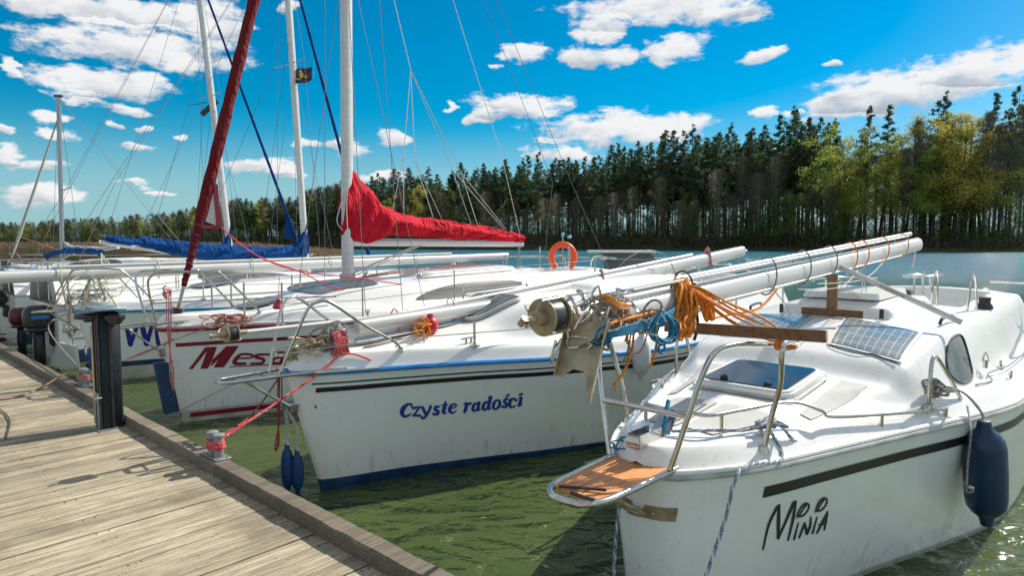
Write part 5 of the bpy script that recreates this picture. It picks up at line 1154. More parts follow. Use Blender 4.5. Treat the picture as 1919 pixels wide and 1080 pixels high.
m = MB(); m.cyl((-.02, -.12, 1.2), (-.02, -.12, 1.27), .022)
# two small blue bow fenders
for (px, py, v, lb) in ((538, 837, .0, 'left of two small blue bow fenders hanging at the second yacht'), (557, 848, .06, 'right of two small blue bow fenders hanging at the second yacht')):
    p = onC(px, py, v-.12 if v == 0 else -.06); 
    fender(FC, p, .37 if v == 0 else .34, .052, FENDB2, lb, [p+Vector((0, 0, .2)), Vector((.0, -.06, .76))], group='small blue bow fenders')
fender(FC, onC(1203, 628, 1.25), .42, .09, FENDW, 'white sausage fender on the side of the second yacht near the lowered mast foot', [onC(1200, 600, 1.2)])
# buoy-like red bag with orange rope on the second deck
t = empty('red_buoy', 'small round red buoy with orange rope on the second yacht deck', 'buoy', FC); p = czy.ondeck(797, 632, z0=1.2); p = Vector((p.x, p.y, p.z)); m = MB(); m.ell(p+Vector((.1, -.05, .09)), (.075, .075, .09)); m.cyl(p+Vector((.1, -.05, .16)), p+Vector((.1, -.05, .20)), .04, .025); m.build('buoy_body', REDPL, t)
m = MB(); tangle(m, p+Vector((-.02, .02, .07)), (.09, .06, .12), 10, .006, 41); m.build('rope_tangle', ROPEO, t)

# ================================================================== third yacht: red lettering, red sail cover
FS = Frame(5.75, .73, rot=-.05); onS = FS.on
mes = Boat(FS, 7.5, HB, ((0, .8, 1.65, 2.4, 3.6, 7.5), (1.13, 1.12, 1.12, 1.11, 1.09, 1.06)), rake=.20, fw=.68, keel=-.3, ch=.10, cw=.075, camber=.05, tslope=.34,
           trunk=(((.9, 1.3, 1.8, 2.3, 3.0, 4.2, 5.4, 5.8), (0, .08, .19, .27, .31, .36, .40, .40)), ((.9, 1.3, 2.2, 3.2, 5.8), (.25, .42, .66, .84, .92))), cock=(5.7, 7.2, .6, .6))
mes.bumps = [lambda u, v, z: z+.07*smooth((u-3.5)/.1)*smooth((5.4-u)/.1)*smooth((.42-abs(v))/.07)]
b3 = empty('sailing_yacht', 'white yacht with dark red stripes and lettering and upright mast with red sail cover', 'sailing yacht', FS, group='yachts moored bow to the jetty')
mes.hull([HULLW, mat('old_antifouling', (.60, .60, .52), .5, c2=(.42, .42, .32), nscale=4)], [(0, 1, 0), (-.1, 1, 0), (-.25, 1, 0), (-.45, 1, 0), (-.7, 1, 0), (-.85, 1, 0), (.14, 0, 0), (.0, 0, 1), (-.1, 0, 1), (-.28, 0, 1)], 70, parent=b3)
mes.deck(b3, 150, 60); mes.rail(b3, REDTRIM, .020, -.03, out=.004); mes.rail(b3, GEL, .014, .01, 'toe_rail', out=-.01)
m = MB(); s1 = mes.onhull(308, 648); s2 = mes.onhull(338, 780)
for sg in (1, -1): mes.stripe(m, s1.x, 7.3, lambda u: s1.z+.022+.002*u, lambda u: s1.z-.022+.002*u, sg); 
m.build('hull_stripe', REDTXT, b3); m = MB()
for sg in (1, -1): mes.stripe(m, s2.x, 7.3, lambda u: s2.z+.03-.005*u, lambda u: s2.z-.025-.005*u, sg)
m.build('waterline_stripe', REDTXT, b3)
q = [[Vector(p) for p in P] for P in ([(90, 720), (290, 455), (310, 500), (140, 716)], [(290, 455), (430, 450), (375, 605), (320, 712), (230, 715), (310, 500)], [(375, 605), (540, 445), (560, 444), (510, 545), (350, 690)], [(540, 445), (695, 438), (510, 697), (388, 700)], [(578, 696), (1215, 664), (1215, 652), (580, 684)])]
for s_ in [[(690, 590, 22), (832, 582, 22), (852, 548, 30), (725, 540, 28), (662, 592, 52), (640, 648, 44), (772, 652, 28)], [(1052, 542, 26), (925, 546, 28), (888, 572, 40), (985, 600, 36), (985, 632, 34), (955, 648, 28), (838, 652, 26)], [(1130, 520, 24), (1235, 520, 26), (1215, 580, 36), (1195, 645, 40)], [(1205, 575, 22), (1120, 592, 30), (1100, 640, 34), (1195, 650, 26)]]: q += stroke(s_)
mes.decal(q, scr(340, 580, 300/1919), 'name_lettering', REDTXT, b3, 'crimson slanted name lettering')
m = MB(); a0, a1, a2, a3 = onS(294, 680, 0), onS(320, 678, 0), onS(340, 768, 0), onS(315, 776, 0)
P = [a0, a1, a2, a3]; hw_ = .045
m.add([Vector((p.x-.03, sg*hw_, p.z)) for sg in (1, -1) for p in P], [(0, 1, 2, 3), (7, 6, 5, 4), (0, 4, 5, 1), (1, 5, 6, 2), (2, 6, 7, 3), (3, 7, 4, 0)]); o = m.build('bow_pad', mat('navy_pad', (.008, .04, .11), .55, c2=(.01, .06, .15), nscale=8, bump=.2, bscale=20), None, FS, ang=20); tag(o, 'dark blue flat pad fender strapped to the stem of the red lettered yacht', 'fender')
pulpit_hoops(b3, mes, [(-.05, .16, 1.18), (-.13, .22, 1.60), (-.11, .26, 1.72), (0, .28, 1.76), (.50, .33, 1.75), (.62, .34, 1.70), (.95, .38, 1.34), (1.02, .38, 1.25), (1.03, .36, mes.dz(1.03, .36))], b3, None)
m = MB()
for sg in (1, -1): m.tube([(-.08, .18*sg, 1.42), (1.0, .38*sg, 1.42), (1.9, .62*sg, 1.40)], .009, 8)
m.build('pulpit_rail', STEEL, b3)
m = MB(); m.tube(crom([(.3, .14, 1.19), (-.1, .12, 1.17), (-.42, .08, 1.16), (-.46, 0, 1.16), (-.42, -.08, 1.16), (-.1, -.12, 1.17), (.3, -.14, 1.19)], 5), .012, 8); m.tube([(-.3, 0, 1.15), (.02, 0, .85)], .011, 8); m.box((.04, 0, .84), (.05, .09, .10)); m.build('bow_step', STEEL, b3)
for px, v in ((458, .5), (529, .75), (680, .95), (852, 1.1)):
    P = onS(px, 560, v); mes.stanch(P.x, v, .50, b3, .011); mes.stanch(P.x, -v, .50, b3, .011)
m = MB()
for sg in (1, -1):
    for h in (.25, .48): m.tube([(mm.x, vv*sg, mes.dz(mm.x, vv)+h) for mm, vv in ((onS(458, 560, .5), .5), (onS(529, 560, .75), .75), (onS(680, 560, .95), .95), (onS(852, 560, 1.1), 1.1))]+[(6.8, 1.1*sg, 1.3+h)], .004, 5)
m.build('lifeline', WIRE, b3)
m = MB(); deckpoly(mes, [(1.72, -.30), (1.72, .34), (2.0, .46), (2.60, .50), (2.60, -.46), (2.0, -.40)], .012, m); wo = m.build('cabin_front_window', GLASSD, b3)
for sg in (1, -1):
    m = MB(); deckpoly(mes, [(2.95, .86*sg), (3.5, .79*sg), (4.4, .79*sg), (5.0, .86*sg), (4.6, .91*sg), (3.5, .91*sg)], .008, m); wo = m.build('cabin_window', GLASSD, b3)
    m = MB(); m.tube([(3.2, .6*sg, mes.dz(3.2, .6)+.04), (5.0, .62*sg, mes.dz(5.0, .62)+.04)], .012, 6); m.build('grab_rail', STEEL, b3)
MU = onS(652, 535, 0).x; MT = 10.2; mb_ = Vector((MU, 0, mes.dz(MU, 0))); mt_ = Vector((MU+.12, 0, MT))
m = MB(); mastmesh(m, mb_, mt_, .06, .08); m.build('mast', ALU, b3); m = MB(); m.box(mb_+Vector((0, 0, .05)), (.17, .13, .12)); m.build('mast_step', ALUD, b3)
bg0 = onS(700, 443, 0); be = onS(980, 457, 0); bg0 = Vector((MU+.08, 0, 2.08)); be = Vector((be.x, 0, be.z)); m = MB(); mastmesh(m, bg0, be, .035, .052); m.build('boom', ALU, b3)
tp = [onS(*p, 0) for p in ((650, 312), (663, 322), (678, 338), (694, 352), (706, 378), (740, 398), (800, 408), (880, 420), (940, 430), (982, 442))]; bt = [onS(*p, 0) for p in ((640, 440), (655, 452), (672, 455), (690, 457), (712, 448), (735, 441), (800, 446), (880, 450), (940, 453), (978, 456))]
coverloft(FS, [(p.x, p.z) for p in tp], [(p.x, p.z) for p in bt], lambda t: interp([0, .08, .2, .35, .6, 1], [.09, .15, .24, .17, .13, .06], t), 'sail_cover', REDC, b3, amp=.028)
m = MB(); sl = [onS(*p, .03) for p in ((650, 330), (640, 380), (632, 415), (645, 435), (648, 452))]; m.tube(crom(sl, 5), .007, 5); sl = [onS(*p, .13) for p in ((655, 330), (650, 380), (652, 430))]; m.tube(crom(sl, 5), .005, 5); m.build('cover_piping', SAILW, b3)
m = MB(); P = [onS(*p, -.05) for p in ((648, 350), (632, 412), (645, 432), (650, 440), (655, 400))]; m.add(P, [tuple(range(5))]); m.build('cover_flap', NAVYC, b3)
# rigging of the third yacht
M_ = lambda z: lerp(mb_, mt_, (z-mb_.z)/(mt_.z-mb_.z))
W = []
for sg in (1, -1):
    W += [[M_(9.9), Vector((MU+.1, .62*sg, 6.2)), Vector((MU+.2, 1.02*sg, 1.2))], [M_(6.1), Vector((MU+.55, 1.03*sg, 1.2))], [M_(6.1), Vector((MU-.3, .93*sg, 1.2))]]
    W += [[M_(10.1), Vector((6.9, .22*sg, 3.2)), Vector((7.4, .95*sg, 1.2))]]
wires(b3, W, .0045)
m = MB()
for sg in (1, -1): m.tube([M_(6.2), Vector((MU+.1, .62*sg, 6.2))], .012, 8)
m.build('spreader', ALU, b3)
J = []
k1 = onS(770, 130, .1); k2 = onS(757, 290, .12); k3 = onS(778, 300, .12); k4 = onS(848, 318, .1); k5 = onS(864, 322, .1)
bm = lambda px: onS(px, interp([730, 760, 812, 885, 945], [398, 402, 407, 419, 430], px), .05)
J = [[M_(8), k1], [k1, k2], [k1, k3], [k2, bm(735)], [k2, bm(757)], [k3, bm(812)], [k1, k4], [k1, k5], [k3, bm(828)], [k4, bm(883)], [k4, bm(945)], [k5, bm(895)], [k5, bm(949)], [M_(9.8), onS(940, 290, 0), be+Vector((-.05, 0, .1))]]
wires(b3, J, .0055, 'lazy_jack', ROPEW)
m = MB(); ms = onS(965, 515, 0); m.tube([be+Vector((-.1, 0, -.05)), Vector((ms.x, 0, 1.25))], .010, 6); m.tube([be+Vector((-.1, .03, -.05)), Vector((ms.x, .05, 1.25))], .010, 6); m.build('mainsheet', ROPEG, b3)
m = MB(); kz_ = onS(800, 452, 0); m.tube([kz_, Vector((MU+.1, 0, mb_.z+.12))], .014, 6); m.tube([kz_+Vector((.05, .03, 0)), Vector((MU+.1, .03, mb_.z+.08))], .008, 6); m.build('kicker', ROPEW, b3)
m = MB(); fz = Vector((.21, 0, 1.24)); ft = M_(10.0); dz_ = (ft-fz).normalized(); N = 60; P = []; rr = []
for i in range(N+1):
    d = .0+i/N*8.9; P.append(fz+dz_*(.35+d)); rr.append(.030+.038*smooth(d/1.2)*(1-.45*smooth((d-2)/7))+.004*sin(i*2.4)+.003*sin(i*1.1))
m.tube(P, rr, 12); m.build('furled_jib', MAROON, b3)
m = MB(); tw = random.Random(5)
P = []
for i in range(90): a = i*.7; p = fz+dz_*(.38+i*.0125); r_ = interp([0, 1], [.036, .066], i/90); u_ = dz_.orthogonal().normalized(); w_ = dz_.cross(u_); P.append(p+(u_*cos(a)+w_*sin(a))*r_)
m.tube(P, .007, 5); m.build('jib_lashing', mat('faded_maroon', (.10, .03, .035), .8), b3)
drum(b3, fz, dz_, .07, .09, 'jib_furler'); m = MB(); m.tube([fz, fz+dz_*.4], .02, 8); m.build('forestay', ALUD, b3)
cl = onS(410, 424, .05); m = MB(); u1 = fz+dz_*((2.35-fz.z)/dz_.z); P = [fz+dz_*1.15, fz+dz_*1.75, fz+dz_*2.0, onS(405, 345, .03), onS(410, 425, .03)]; m.add(P, [(0, 1, 2, 3, 4)]); P2 = [p+Vector((0, .012, 0)) for p in P]; m.add(P2, [(0, 1, 2, 3, 4)]); m.build('jib_clew', SAILW, b3, sm=False)
m = MB(); m.beam(onS(404, 345, .05), onS(411, 426, .05), .02, .05); m.beam(onS(378, 425, .045), onS(411, 426, .045), .02, .04); m.build('clew_tape', REDTXT, b3)
m = MB()
for v, e2 in ((.06, onS(800, 540, .7)), (.0, onS(850, 530, .4))): m.tube(crom([onS(412, 424, .05), onS(480, 478, v+.1), onS(560, 508, v+.3), onS(660, 520 if v else 545, v+.5), e2], 6), .008, 5)
m.build('jib_sheet', mat('scarlet_rope', (.62, .02, .06), .75), b3)
m = MB(); s0 = Vector((.06, .20, 1.55))
for dx in (0, .02, .04): m.tube(crom([s0+Vector((dx, 0, 0)), s0+Vector((dx-.02, .02, -.4)), s0+Vector((.03-dx, .02, -.9)), s0+Vector((.02, .02, -1.12))], 5), .007, 5)
tangle(m, s0, (.05, .05, .08), 4, .007, 9); o = m.build('hanging_rope', mat('faded_pink_rope', (.55, .12, .14), .85, c2=(.5, .3, .3), nscale=40), None, FS); tag(o, 'faded red rope hanging from the pulpit of the red lettered yacht', 'rope')
m = MB(); tangle(m, mes.ondeck(430, 593, z0=1.2)+Vector((0, 0, .03)), (.35, .10, .05), 12, .008, 14); m.tube(crom([mes.ondeck(430, 593, z0=1.2)+Vector((0, 0, .03)), onS(300, 648, .1), onS(200, 690, -.5), locC(bol2)+Vector((-.0, 0, 0))][:3], 5), .006, 5)
o = m.build('deck_rope', ROPEP, None, FS); tag(o, 'pinkish rope heap on the foredeck of the red lettered yacht', 'rope')
def locS(p): d = p-FS.o; return Vector((d.dot(FS.x), d.dot(FS.r), d.z))
m = MB(); m.tube([onS(315, 682, .06), onS(470, 590, .35)], .004, 5); m.tube([onS(335, 772, .06), onS(470, 705, .4)], .004, 5); o = m.build('pad_line', ROPEG, None, FS); tag(o, 'thin grey lines holding the dark blue bow pad', 'rope')
for px, py, lb, mt in ((689, 606, 'crimson fender hung amidships on the red lettered yacht', REDPL), (522, 560, 'small red conical bag hung on a stanchion of the red lettered yacht', REDPL)):
    if px > 600: fender(FS, onS(px, py, 1.0), .45, .10, mt, lb, [onS(px, 585, .98)])
    else:
        p = onS(px, py, .72); m = MB(); m.lathe(p, (0, 0, -1), [(0, .012), (.03, .03), (.1, .07), (.12, .05)], 12); m.tube([p, p+Vector((.02, 0, .25))], .004, 5); o = m.build('red_bag', REDPL, None, FS); tag(o, lb, 'bag')
fender(FS, onS(816, 602, 1.15), .4, .08, FENDB2, 'blue fender behind the small red buoy on the second yacht', [onS(812, 590, 1.1)])
# lifebuoy on the stern rail
t = empty('lifebuoy', 'orange horseshoe lifebuoy on the stern rail of the red lettered yacht', 'lifebuoy', FS); c_ = onS(1055, 482, .35); face = (Vector((FS.r.dot(CAMP-FS.w(c_)), 0, 0))); 
dc = CAMP-FS.w(c_); nrm = Vector((dc.dot(FS.x), dc.dot(FS.r), 0)).normalized(); e1 = Vector((-nrm.y, nrm.x, 0)); m = MB(); P = [c_+e1*cos(a)*.205+Vector((0, 0, sin(a)*.225)) for a in [radians(-55+290*k/24) for k in range(25)]]; m.tube(P, .055, 12, sq=.8); m.build('buoy_ring', ORANGE, t)
m = MB(); m.tube(crom([c_+e1*.185*cos(a)*1.25+Vector((0, 0, .185*sin(a)*1.2)) for a in [radians(-60+30*k) for k in range(11)]], 4), .008, 5); m.build('grab_line', ROPEW, t)
m = MB()
for sg in (1, -1): m.tube(crom([(6.5, 1.12*sg, 1.15), (6.5, 1.12*sg, 1.75), (6.7, 1.1*sg, 1.8), (7.3, .95*sg, 1.8), (7.4, .8*sg, 1.78), (7.4, .35*sg, 1.78), (7.4, .30*sg, 1.15)], 6), .013, 8)
m.tube([c_+Vector((0, 0, -.5)), c_+Vector((0, 0, .38))], .012, 6); m.tube([c_+Vector((0, .15, -.5)), c_+Vector((0, .15, .2))], .025, 6); m.build('stern_rail', STEEL, b3)
m = MB(); m.ell(c_+Vector((0, 0, .40)), (.03, .03, .04)); m.ell(c_+Vector((.02, .14, .36)), (.04, .04, .03)); m.build('stern_light', mat('pale_blue_lens', (.15, .45, .65), .3), b3)
for u_, v_ in ((2.9, -.3), (3.4, .35), (4.6, -.35)):
    m = MB(); m.lathe((u_, v_, mes.dz(u_, v_)), (0, 0, 1), [(0, .05), (.04, .045), (.06, .03), (.09, .036)], 14); m.build('winch', STEEL, b3)
m = MB()
for k_ in range(4): m.tube(crom([(MU+.2, -.1+.06*k_, mes.dz(MU+.2, 0)+.03), (3.6, -.25+.15*k_, mes.dz(3.6, .2)+.03), (5.0, -.3+.2*k_, mes.dz(5.0, .2)+.03)], 5), .006, 5)
m.build('halyard_run', ROPEP, b3)
m = MB(); deckpoly(mes, [(.95, -.20), (.95, .20), (1.35, .22), (1.35, -.22)], .03, m); m.build('deck_hatch', GLASSD, b3)
m = MB(); m.box((5.5, -.2, 1.62), (.25, .2, .1), bev=.02); m.box((5.2, .5, 1.56), (.3, .2, .06), bev=.02); m.build('instrument_box', BLACKP, b3)

# ================================================================== fourth yacht: mast down, navy lettering
F4 = Frame(8.98, .71, rot=-.04); on4 = F4.on
y4 = Boat(F4, 7.6, HB, ((0, .9, 2, 3.6, 7.6), (1.06, 1.05, 1.04, 1.02, 1.02)), rake=.3, fw=.66, keel=-.28, ch=.12, cw=.08, camber=.05, tslope=.34, trunk=(((1.0, 1.5, 2.2, 3.2, 5.6, 5.9), (0, .10, .2, .27, .33, .33)), ((1.0, 1.5, 2.5, 5.9), (.3, .5, .75, .9))), cock=(5.8, 7.3, .6, .6))
b4 = empty('sailing_yacht', 'white yacht with navy letters and pale blue rubbing strip behind the dark service post', 'sailing yacht', F4, group='yachts moored bow to the jetty')
y4.hull([HULLW, NAVY, MATS['old_antifouling']], [(0, 1, 0), (-.15, 1, 0), (-.35, 1, 0), (-.6, 1, 0), (.28, 0, 0), (.20, 0, 1), (.0, 0, 2), (-.1, 0, 2), (-.26, 0, 2)], 60, parent=b4)
y4.deck(b4, 110, 44); y4.rail(b4, mat('pale_blue_trim', (.03, .22, .40), .4), .022, 0, out=.005)
q = []
for s_ in [[(412, 240, 36), (436, 355, 42)], [(436, 355, 36), (482, 232, 30)], [(530, 225, 40), (562, 352, 44)], [(562, 352, 36), (600, 225, 30)], [(640, 225, 36), (655, 350, 40)]]: q += stroke(s_)
y4.decal(q, scr(140, 560, 180/748), 'name_lettering', mat('navy_vinyl', (.01, .02, .22), .4), b4)
pulpit_hoops(b4, y4, [(-.05, .14, 1.08), (-.10, .2, 1.5), (-.06, .24, 1.66), (.05, .27, 1.70), (.45, .33, 1.69), (.6, .34, 1.62), (.9, .38, 1.25), (.95, .38, y4.dz(.95, .36))], b4)
m = MB()
for sg in (1, -1): m.tube([(-.08, .18*sg, 1.38), (.85, .37*sg, 1.36), (3.0, 1.05*sg, 1.5), (6.5, 1.15*sg, 1.5)], .006, 6)
m.build('pulpit_rail', STEEL, b4)
m = MB(); m.tube(crom([(.3, .14, 1.1), (-.3, .1, 1.1), (-.5, 0, 1.1), (-.3, -.1, 1.1), (.3, -.14, 1.1)], 5), .013, 8); m.tube([(-.3, 0, 1.08), (.05, 0, .8)], .011, 6); m.build('bow_step', STEEL, b4)
for u in (1.6, 3.0, 4.4, 5.8):
    for sg in (1, -1): y4.stanch(u, (y4.b(u)-.09)*sg, .45, b4, .011)
for sg in (1, -1):
    m = MB(); deckpoly(y4, [(2.9, .78*sg), (3.3, .72*sg), (4.6, .76*sg), (5.0, .86*sg), (4.6, .94*sg), (3.3, .92*sg)], .008, m); m.build('cabin_window', GLASSD, b4)
m = MB(); deckpoly(y4, [(1.7, -.3), (1.7, .3), (2.3, .3), (2.3, -.3)], .03, m); m.build('deck_hatch', GLASSD, b4)
lm4 = empty('lowered_mast', 'very long white mast lying over the yacht behind the service post', 'mast', F4, group='masts lowered on deck'); A4 = on4(6, 520, 0); A4.x = -.85; A4.z = 1.60; B4 = Vector((8.9, 0, 1.73)); m = MB(); mastmesh(m, A4, B4, .06, .085); m.build('mast_extrusion', ALU, lm4)
m = MB(); d4 = (B4-A4).normalized(); m.tube([A4+d4*.6+Vector((0, 0, .12)), A4+d4*8+Vector((0, 0, .12))], .022, 8); m.build('furler_foil', ALU, lm4)
m = MB()
for d in (.7, 2.0, 3.5, 5, 7): c_ = A4+d4*d; m.tube([c_+Vector((0, cos(t)*.075, .02+sin(t)*.14)) for t in [2*pi*k/12 for k in range(12)]], .007, 5, True); m.build('lashing', mat('pale_green_rope', (.45, .52, .36), .85), lm4); m = MB()
tangle(m, A4+d4*1.15+Vector((0, 0, -.12)), (.45, .10, .18), 9, .006, 51); m.build('lashing', mat('pale_green_rope', (.45, .52, .36), .85), lm4)
m = MB(); m.tube([B4, B4+Vector((-.05, 0, -.3))], .02, 8); m.build('masthead_fitting', STEEL, lm4)
t = empty('mast_support', 'steel cradle of crossed tubes holding the long lowered mast at its foot', 'mast support', F4)
m = MB()
for sg in (1, -1): m.tube([(.05, .18*sg, 1.08), (.25, -.02*sg, 1.62)], .014, 8); m.tube([(.5, .25*sg, 1.12), (.3, .0, 1.6)], .012, 8); m.tube([(-.3, .2*sg, 1.1), (.0, .03*sg, 1.7)], .010, 8)
m.build('tube_frame', BRASSY, t)
m = MB(); tangle(m, (.2, 0, 1.28), (.32, .2, .22), 16, .005, 61); o = m.build('rigging_tangle', ROPEG, None, F4); tag(o, 'loose grey rigging wires bundled on the bow behind the service post', 'rigging')
# steel hoop frame with rolled blue canopy near the fourth bow
t = empty('rolled_canopy', 'rolled bright blue canopy on a steel hoop frame above the left boats', 'canopy', F4)

# ================================================================== yachts with their sterns to the jetty
def stern_yacht(t_, n0, L, label, mast_px, mast_top, cover_top, cover_bot, clew_px, lean_top, cov=BLUEC, jib=NAVYC, flag=None, sprz=6.0, seed=1):
    F = Frame(t_, n0+L, rev=True)                       # bow points out over the lake, u runs back to the jetty
    B = Boat(F, L, ((0, .03, .15, .5, 1.2, 2.4, 4.2, 5.8, L), (0, .06, .15, .32, .65, 1.02, 1.25, 1.25, 1.02)), ((0, 2, 4, L), (1.1, 1.05, 1.0, 1.0)), rake=.3, fw=.66, keel=-.28, ch=.1, camber=.05, tslope=.3,
             trunk=(((1.2, 2, 3, 5.0, 5.3), (0, .14, .26, .36, .36)), ((1.2, 2, 3.4, 5.3), (.3, .55, .8, .88))), cock=(5.2, L-.2, .62, .5))
    b = empty('sailing_yacht', label, 'sailing yacht', F, group='yachts moored stern to the jetty')
    B.hull([HULLW, NAVY], [(0, 1, 0), (-.15, 1, 0), (-.4, 1, 0), (-.6, 1, 0), (.22, 0, 0), (.12, 0, 1), (0, 0, 1), (-.1, 0, 1), (-.26, 0, 1)], 50, parent=b); B.deck(b, 100, 40); B.rail(b, TRIMGREY, .018)
    for sg in (1, -1):
        m = MB(); deckpoly(B, [(2.6, .72*sg), (3.0, .66*sg), (4.4, .70*sg), (4.9, .80*sg), (4.4, .90*sg), (3.0, .86*sg)], .008, m); m.build('cabin_window', GLASSD, b)
        for u in (1.2, 2.6, 4.0, 5.4): B.stanch(u, (B.b(u)-.08)*sg, .5, b, .011)
        m = MB(); m.tube(crom([(L-1.3, 1.1*sg, 1.1), (L-1.3, 1.1*sg, 1.62), (L-1.1, 1.08*sg, 1.68), (L-.1, .95*sg, 1.68), (L-.02, .8*sg, 1.66), (L-.02, .4*sg, 1.66), (L-.02, .38*sg, 1.05)], 5), .0125, 8); m.tube([(.1, .15*sg, 1.7), (1.2, .55*sg, 1.6), (L-1.3, 1.1*sg, 1.6)], .004, 5); m.build('stern_rail', STEEL, b)
    m = MB(); m.tube(crom([(.35, .25, 1.15), (.2, .22, 1.65), (-.05, .1, 1.72), (-.08, 0, 1.72), (-.05, -.1, 1.72), (.2, -.22, 1.65), (.35, -.25, 1.15)], 5), .0125, 8); m.build('bow_pulpit', STEEL, b)
    on = F.on; p0 = on(*mast_px, 0); base = Vector((p0.x, 0, B.dz(p0.x, 0))); tz = on(*mast_top, 0); 
    dl = (tz-p0); base = p0-dl*((p0.z-base.z)/dl.z); dl = dl.normalized(); top = base+dl*(9.4/dl.z); mm = lambda z: base+dl*((z-base.z)/dl.z)
    m = MB(); mastmesh(m, base, top, .055, .075); m.build('mast', ALU, b)
    tp = [on(*p, 0) for p in cover_top]; bt = [on(*p, 0) for p in cover_bot]; coverloft(F, [(p.x, p.z) for p in tp], [(p.x, p.z) for p in bt], lambda t: interp([0, .1, .25, 1], [.08, .14, .13, .06], t), 'sail_cover', cov, b, amp=.022, seed=seed)
    m = MB(); mastmesh(m, bt[2]+Vector((0, 0, .03)), bt[-1]+Vector((.15, 0, .0)), .03, .042); m.build('boom', ALU, b)
    st = Vector((.12, 0, 1.2)); ht = mm(8.9); c_ = on(*clew_px, 0); dj = (ht-st).normalized(); L_ = (ht-st).length; N = 40; P = [st+dj*(.5+(L_-.9)*i/N) for i in range(N+1)]; m = MB(); m.tube(P, [.028+.018*(1-i/N)+.003*sin(i*2.1) for i in range(N+1)], 8); m.build('furled_jib', jib, b)
    cz = st+dj*1.0; m = MB(); a_ = st+dj*1.9; cw = Vector((cz.x+.36, .03, cz.z+.02)); m.add([cz, a_, cw], [(0, 1, 2)]); m.add([p+Vector((0, .012, 0)) for p in (cz, a_, cw)], [(0, 1, 2)]); m.build('jib_clew', BLUEC, b, sm=False)
    drum(b, st, dj, .06, .08, 'jib_furler')
    W = []
    for sg in (1, -1): W += [[mm(9.2), mm(sprz)+Vector((.05, .6*sg, 0)), Vector((p0.x+.15, 1.05*sg, 1.1))], [mm(sprz-.1), Vector((p0.x+.5, 1.05*sg, 1.1))], [mm(sprz-.1), Vector((p0.x-.35, .95*sg, 1.1))], [mm(9.3), Vector((L-1.2, .15*sg, 3.2)), Vector((L-.1, .8*sg, 1.1))], [mm(7), lerp(tp[-1], tp[0], .35)], [mm(7), lerp(tp[-1], tp[0], .7)]]
    W += [[mm(9.3), tp[-1]]]
    wires(b, W, .0045); m = MB()
    for sg in (1, -1): m.tube([mm(sprz), mm(sprz)+Vector((.05, .6*sg, 0))], .011, 6)
    m.build('spreader', ALUD, b)
    return F, B, b, mm
F5, B5, b5, mm5 = stern_yacht(12.0, .95, 7.3, 'yacht with navy blue boom cover and dark pennant on its tall mast', (569, 412), (541, 0), [(575, 412), (568, 430), (556, 455), (520, 462), (440, 460), (340, 452), (262, 442)], [(577, 484), (560, 487), (540, 486), (500, 484), (420, 490), (340, 480), (262, 464)], (545, 440), 0, seed=3, sprz=6.2)
F6, B6, b6, mm6 = stern_yacht(15.0, .9, 7.2, 'yacht with blue boom cover and slim mast leaning left, farther along the jetty', (425, 412), (376, 0), [(432, 415), (425, 440), (414, 458), (380, 462), (320, 455), (200, 440)], [(432, 484), (424, 488), (410, 489), (380, 487), (320, 476), (200, 454)], (720, 480), 0, seed=5, sprz=5.8)
# flag on the starboard halyard of the fifth mast
pf = F5.on(548, 130, 0); t = empty('flag', 'small black flag with yellow figure flying from the spreader of a middle mast', 'flag', F5); dcf = -Vector((F5.x.x, 0, 0)); xd = Vector((F5.x.dot(Vector((1, 0, 0))), F5.r.dot(Vector((1, 0, 0))), 0)).normalized()
mF = MB(); rows = []
for i in range(13):
    r = []
    for j in range(9): a = i/12; c = j/8; r.append(pf+xd*(a*.46)+Vector((0, 0, .06*a-c*.36+.01*sin(a*7)+.05*a*c))+xd.cross(Vector((0, 0, 1)))*(.03*sin(a*9+c*2)))
    rows.append(r)
FLAGM = mat('flag_cloth', (.025, .02, .035), .8, c2=(.10, .06, .12), nscale=7); mF.grid(rows); mF.build('flag_cloth', FLAGM, t, None)
mF = MB(); nn_ = xd.cross(Vector((0, 0, 1)))*-.0
for side in (.006, -.006):
    g = xd.cross(Vector((0, 0, 1)))*side
    for cx, cz, rx, rz in ((.22, -.17, .05, .07), (.20, -.08, .035, .03), (.30, -.2, .04, .03), (.15, -.26, .06, .02)):
        c_ = pf+xd*cx+Vector((0, 0, cz+.04))+g+xd.cross(Vector((0, 0, 1)))*(.03*sin(cx/.46*9-cz*4)); mF.add([c_+xd*cos(a)*rx+Vector((0, 0, sin(a)*rz)) for a in [2*pi*k/12 for k in range(12)]], [tuple(range(12))])
mF.build('flag_figure', mat('flag_yellow', (.55, .42, .06), .8), t, None); mF = MB(); mF.tube([pf+Vector((0, 0, .05)), pf+xd*.50+Vector((0, 0, .22)), pf+xd*.50+Vector((0, 0, -.2))], .006, 5); mF.build('flag_halyard', WIRE, t, None)
pr_ = F6.on(408, 188, 0); m = MB(); xr = Vector((F6.x.dot(Vector((1, 0, 0))), F6.r.dot(Vector((1, 0, 0))), 0)).normalized()
m.beam(pr_, pr_-xr*.42+Vector((0, 0, -.36)), .06, .13, bev=.01); m.tube([pr_, pr_-xr*.72+Vector((0, 0, -.12))], .01, 6); o = m.build('dark_banner', BLACKP, None, F6); tag(o, 'dark rolled banner hanging off the spreader of the slim leaning mast', 'banner')
outboard(F5, (7.48, -.62, .62), 'large black outboard motor with blue stripe nearest the jetty', BLACKP, sc_=1.25, decal=mat('blue_stripe', (.02, .2, .5), .4), group='outboard motors by the jetty')
outboard(F5, (7.55, .35, .60), 'black outboard motor with red cowl at the left edge', mat('dark_red_cowl', (.10, .01, .015), .35), sc_=1.0, group='outboard motors by the jetty')
outboard(F6, (7.4, -.3, .8), 'black outboard motor far along the jetty', BLACKP, sc_=1.0, group='outboard motors by the jetty')
fz_ = atz(95, 640, .3)
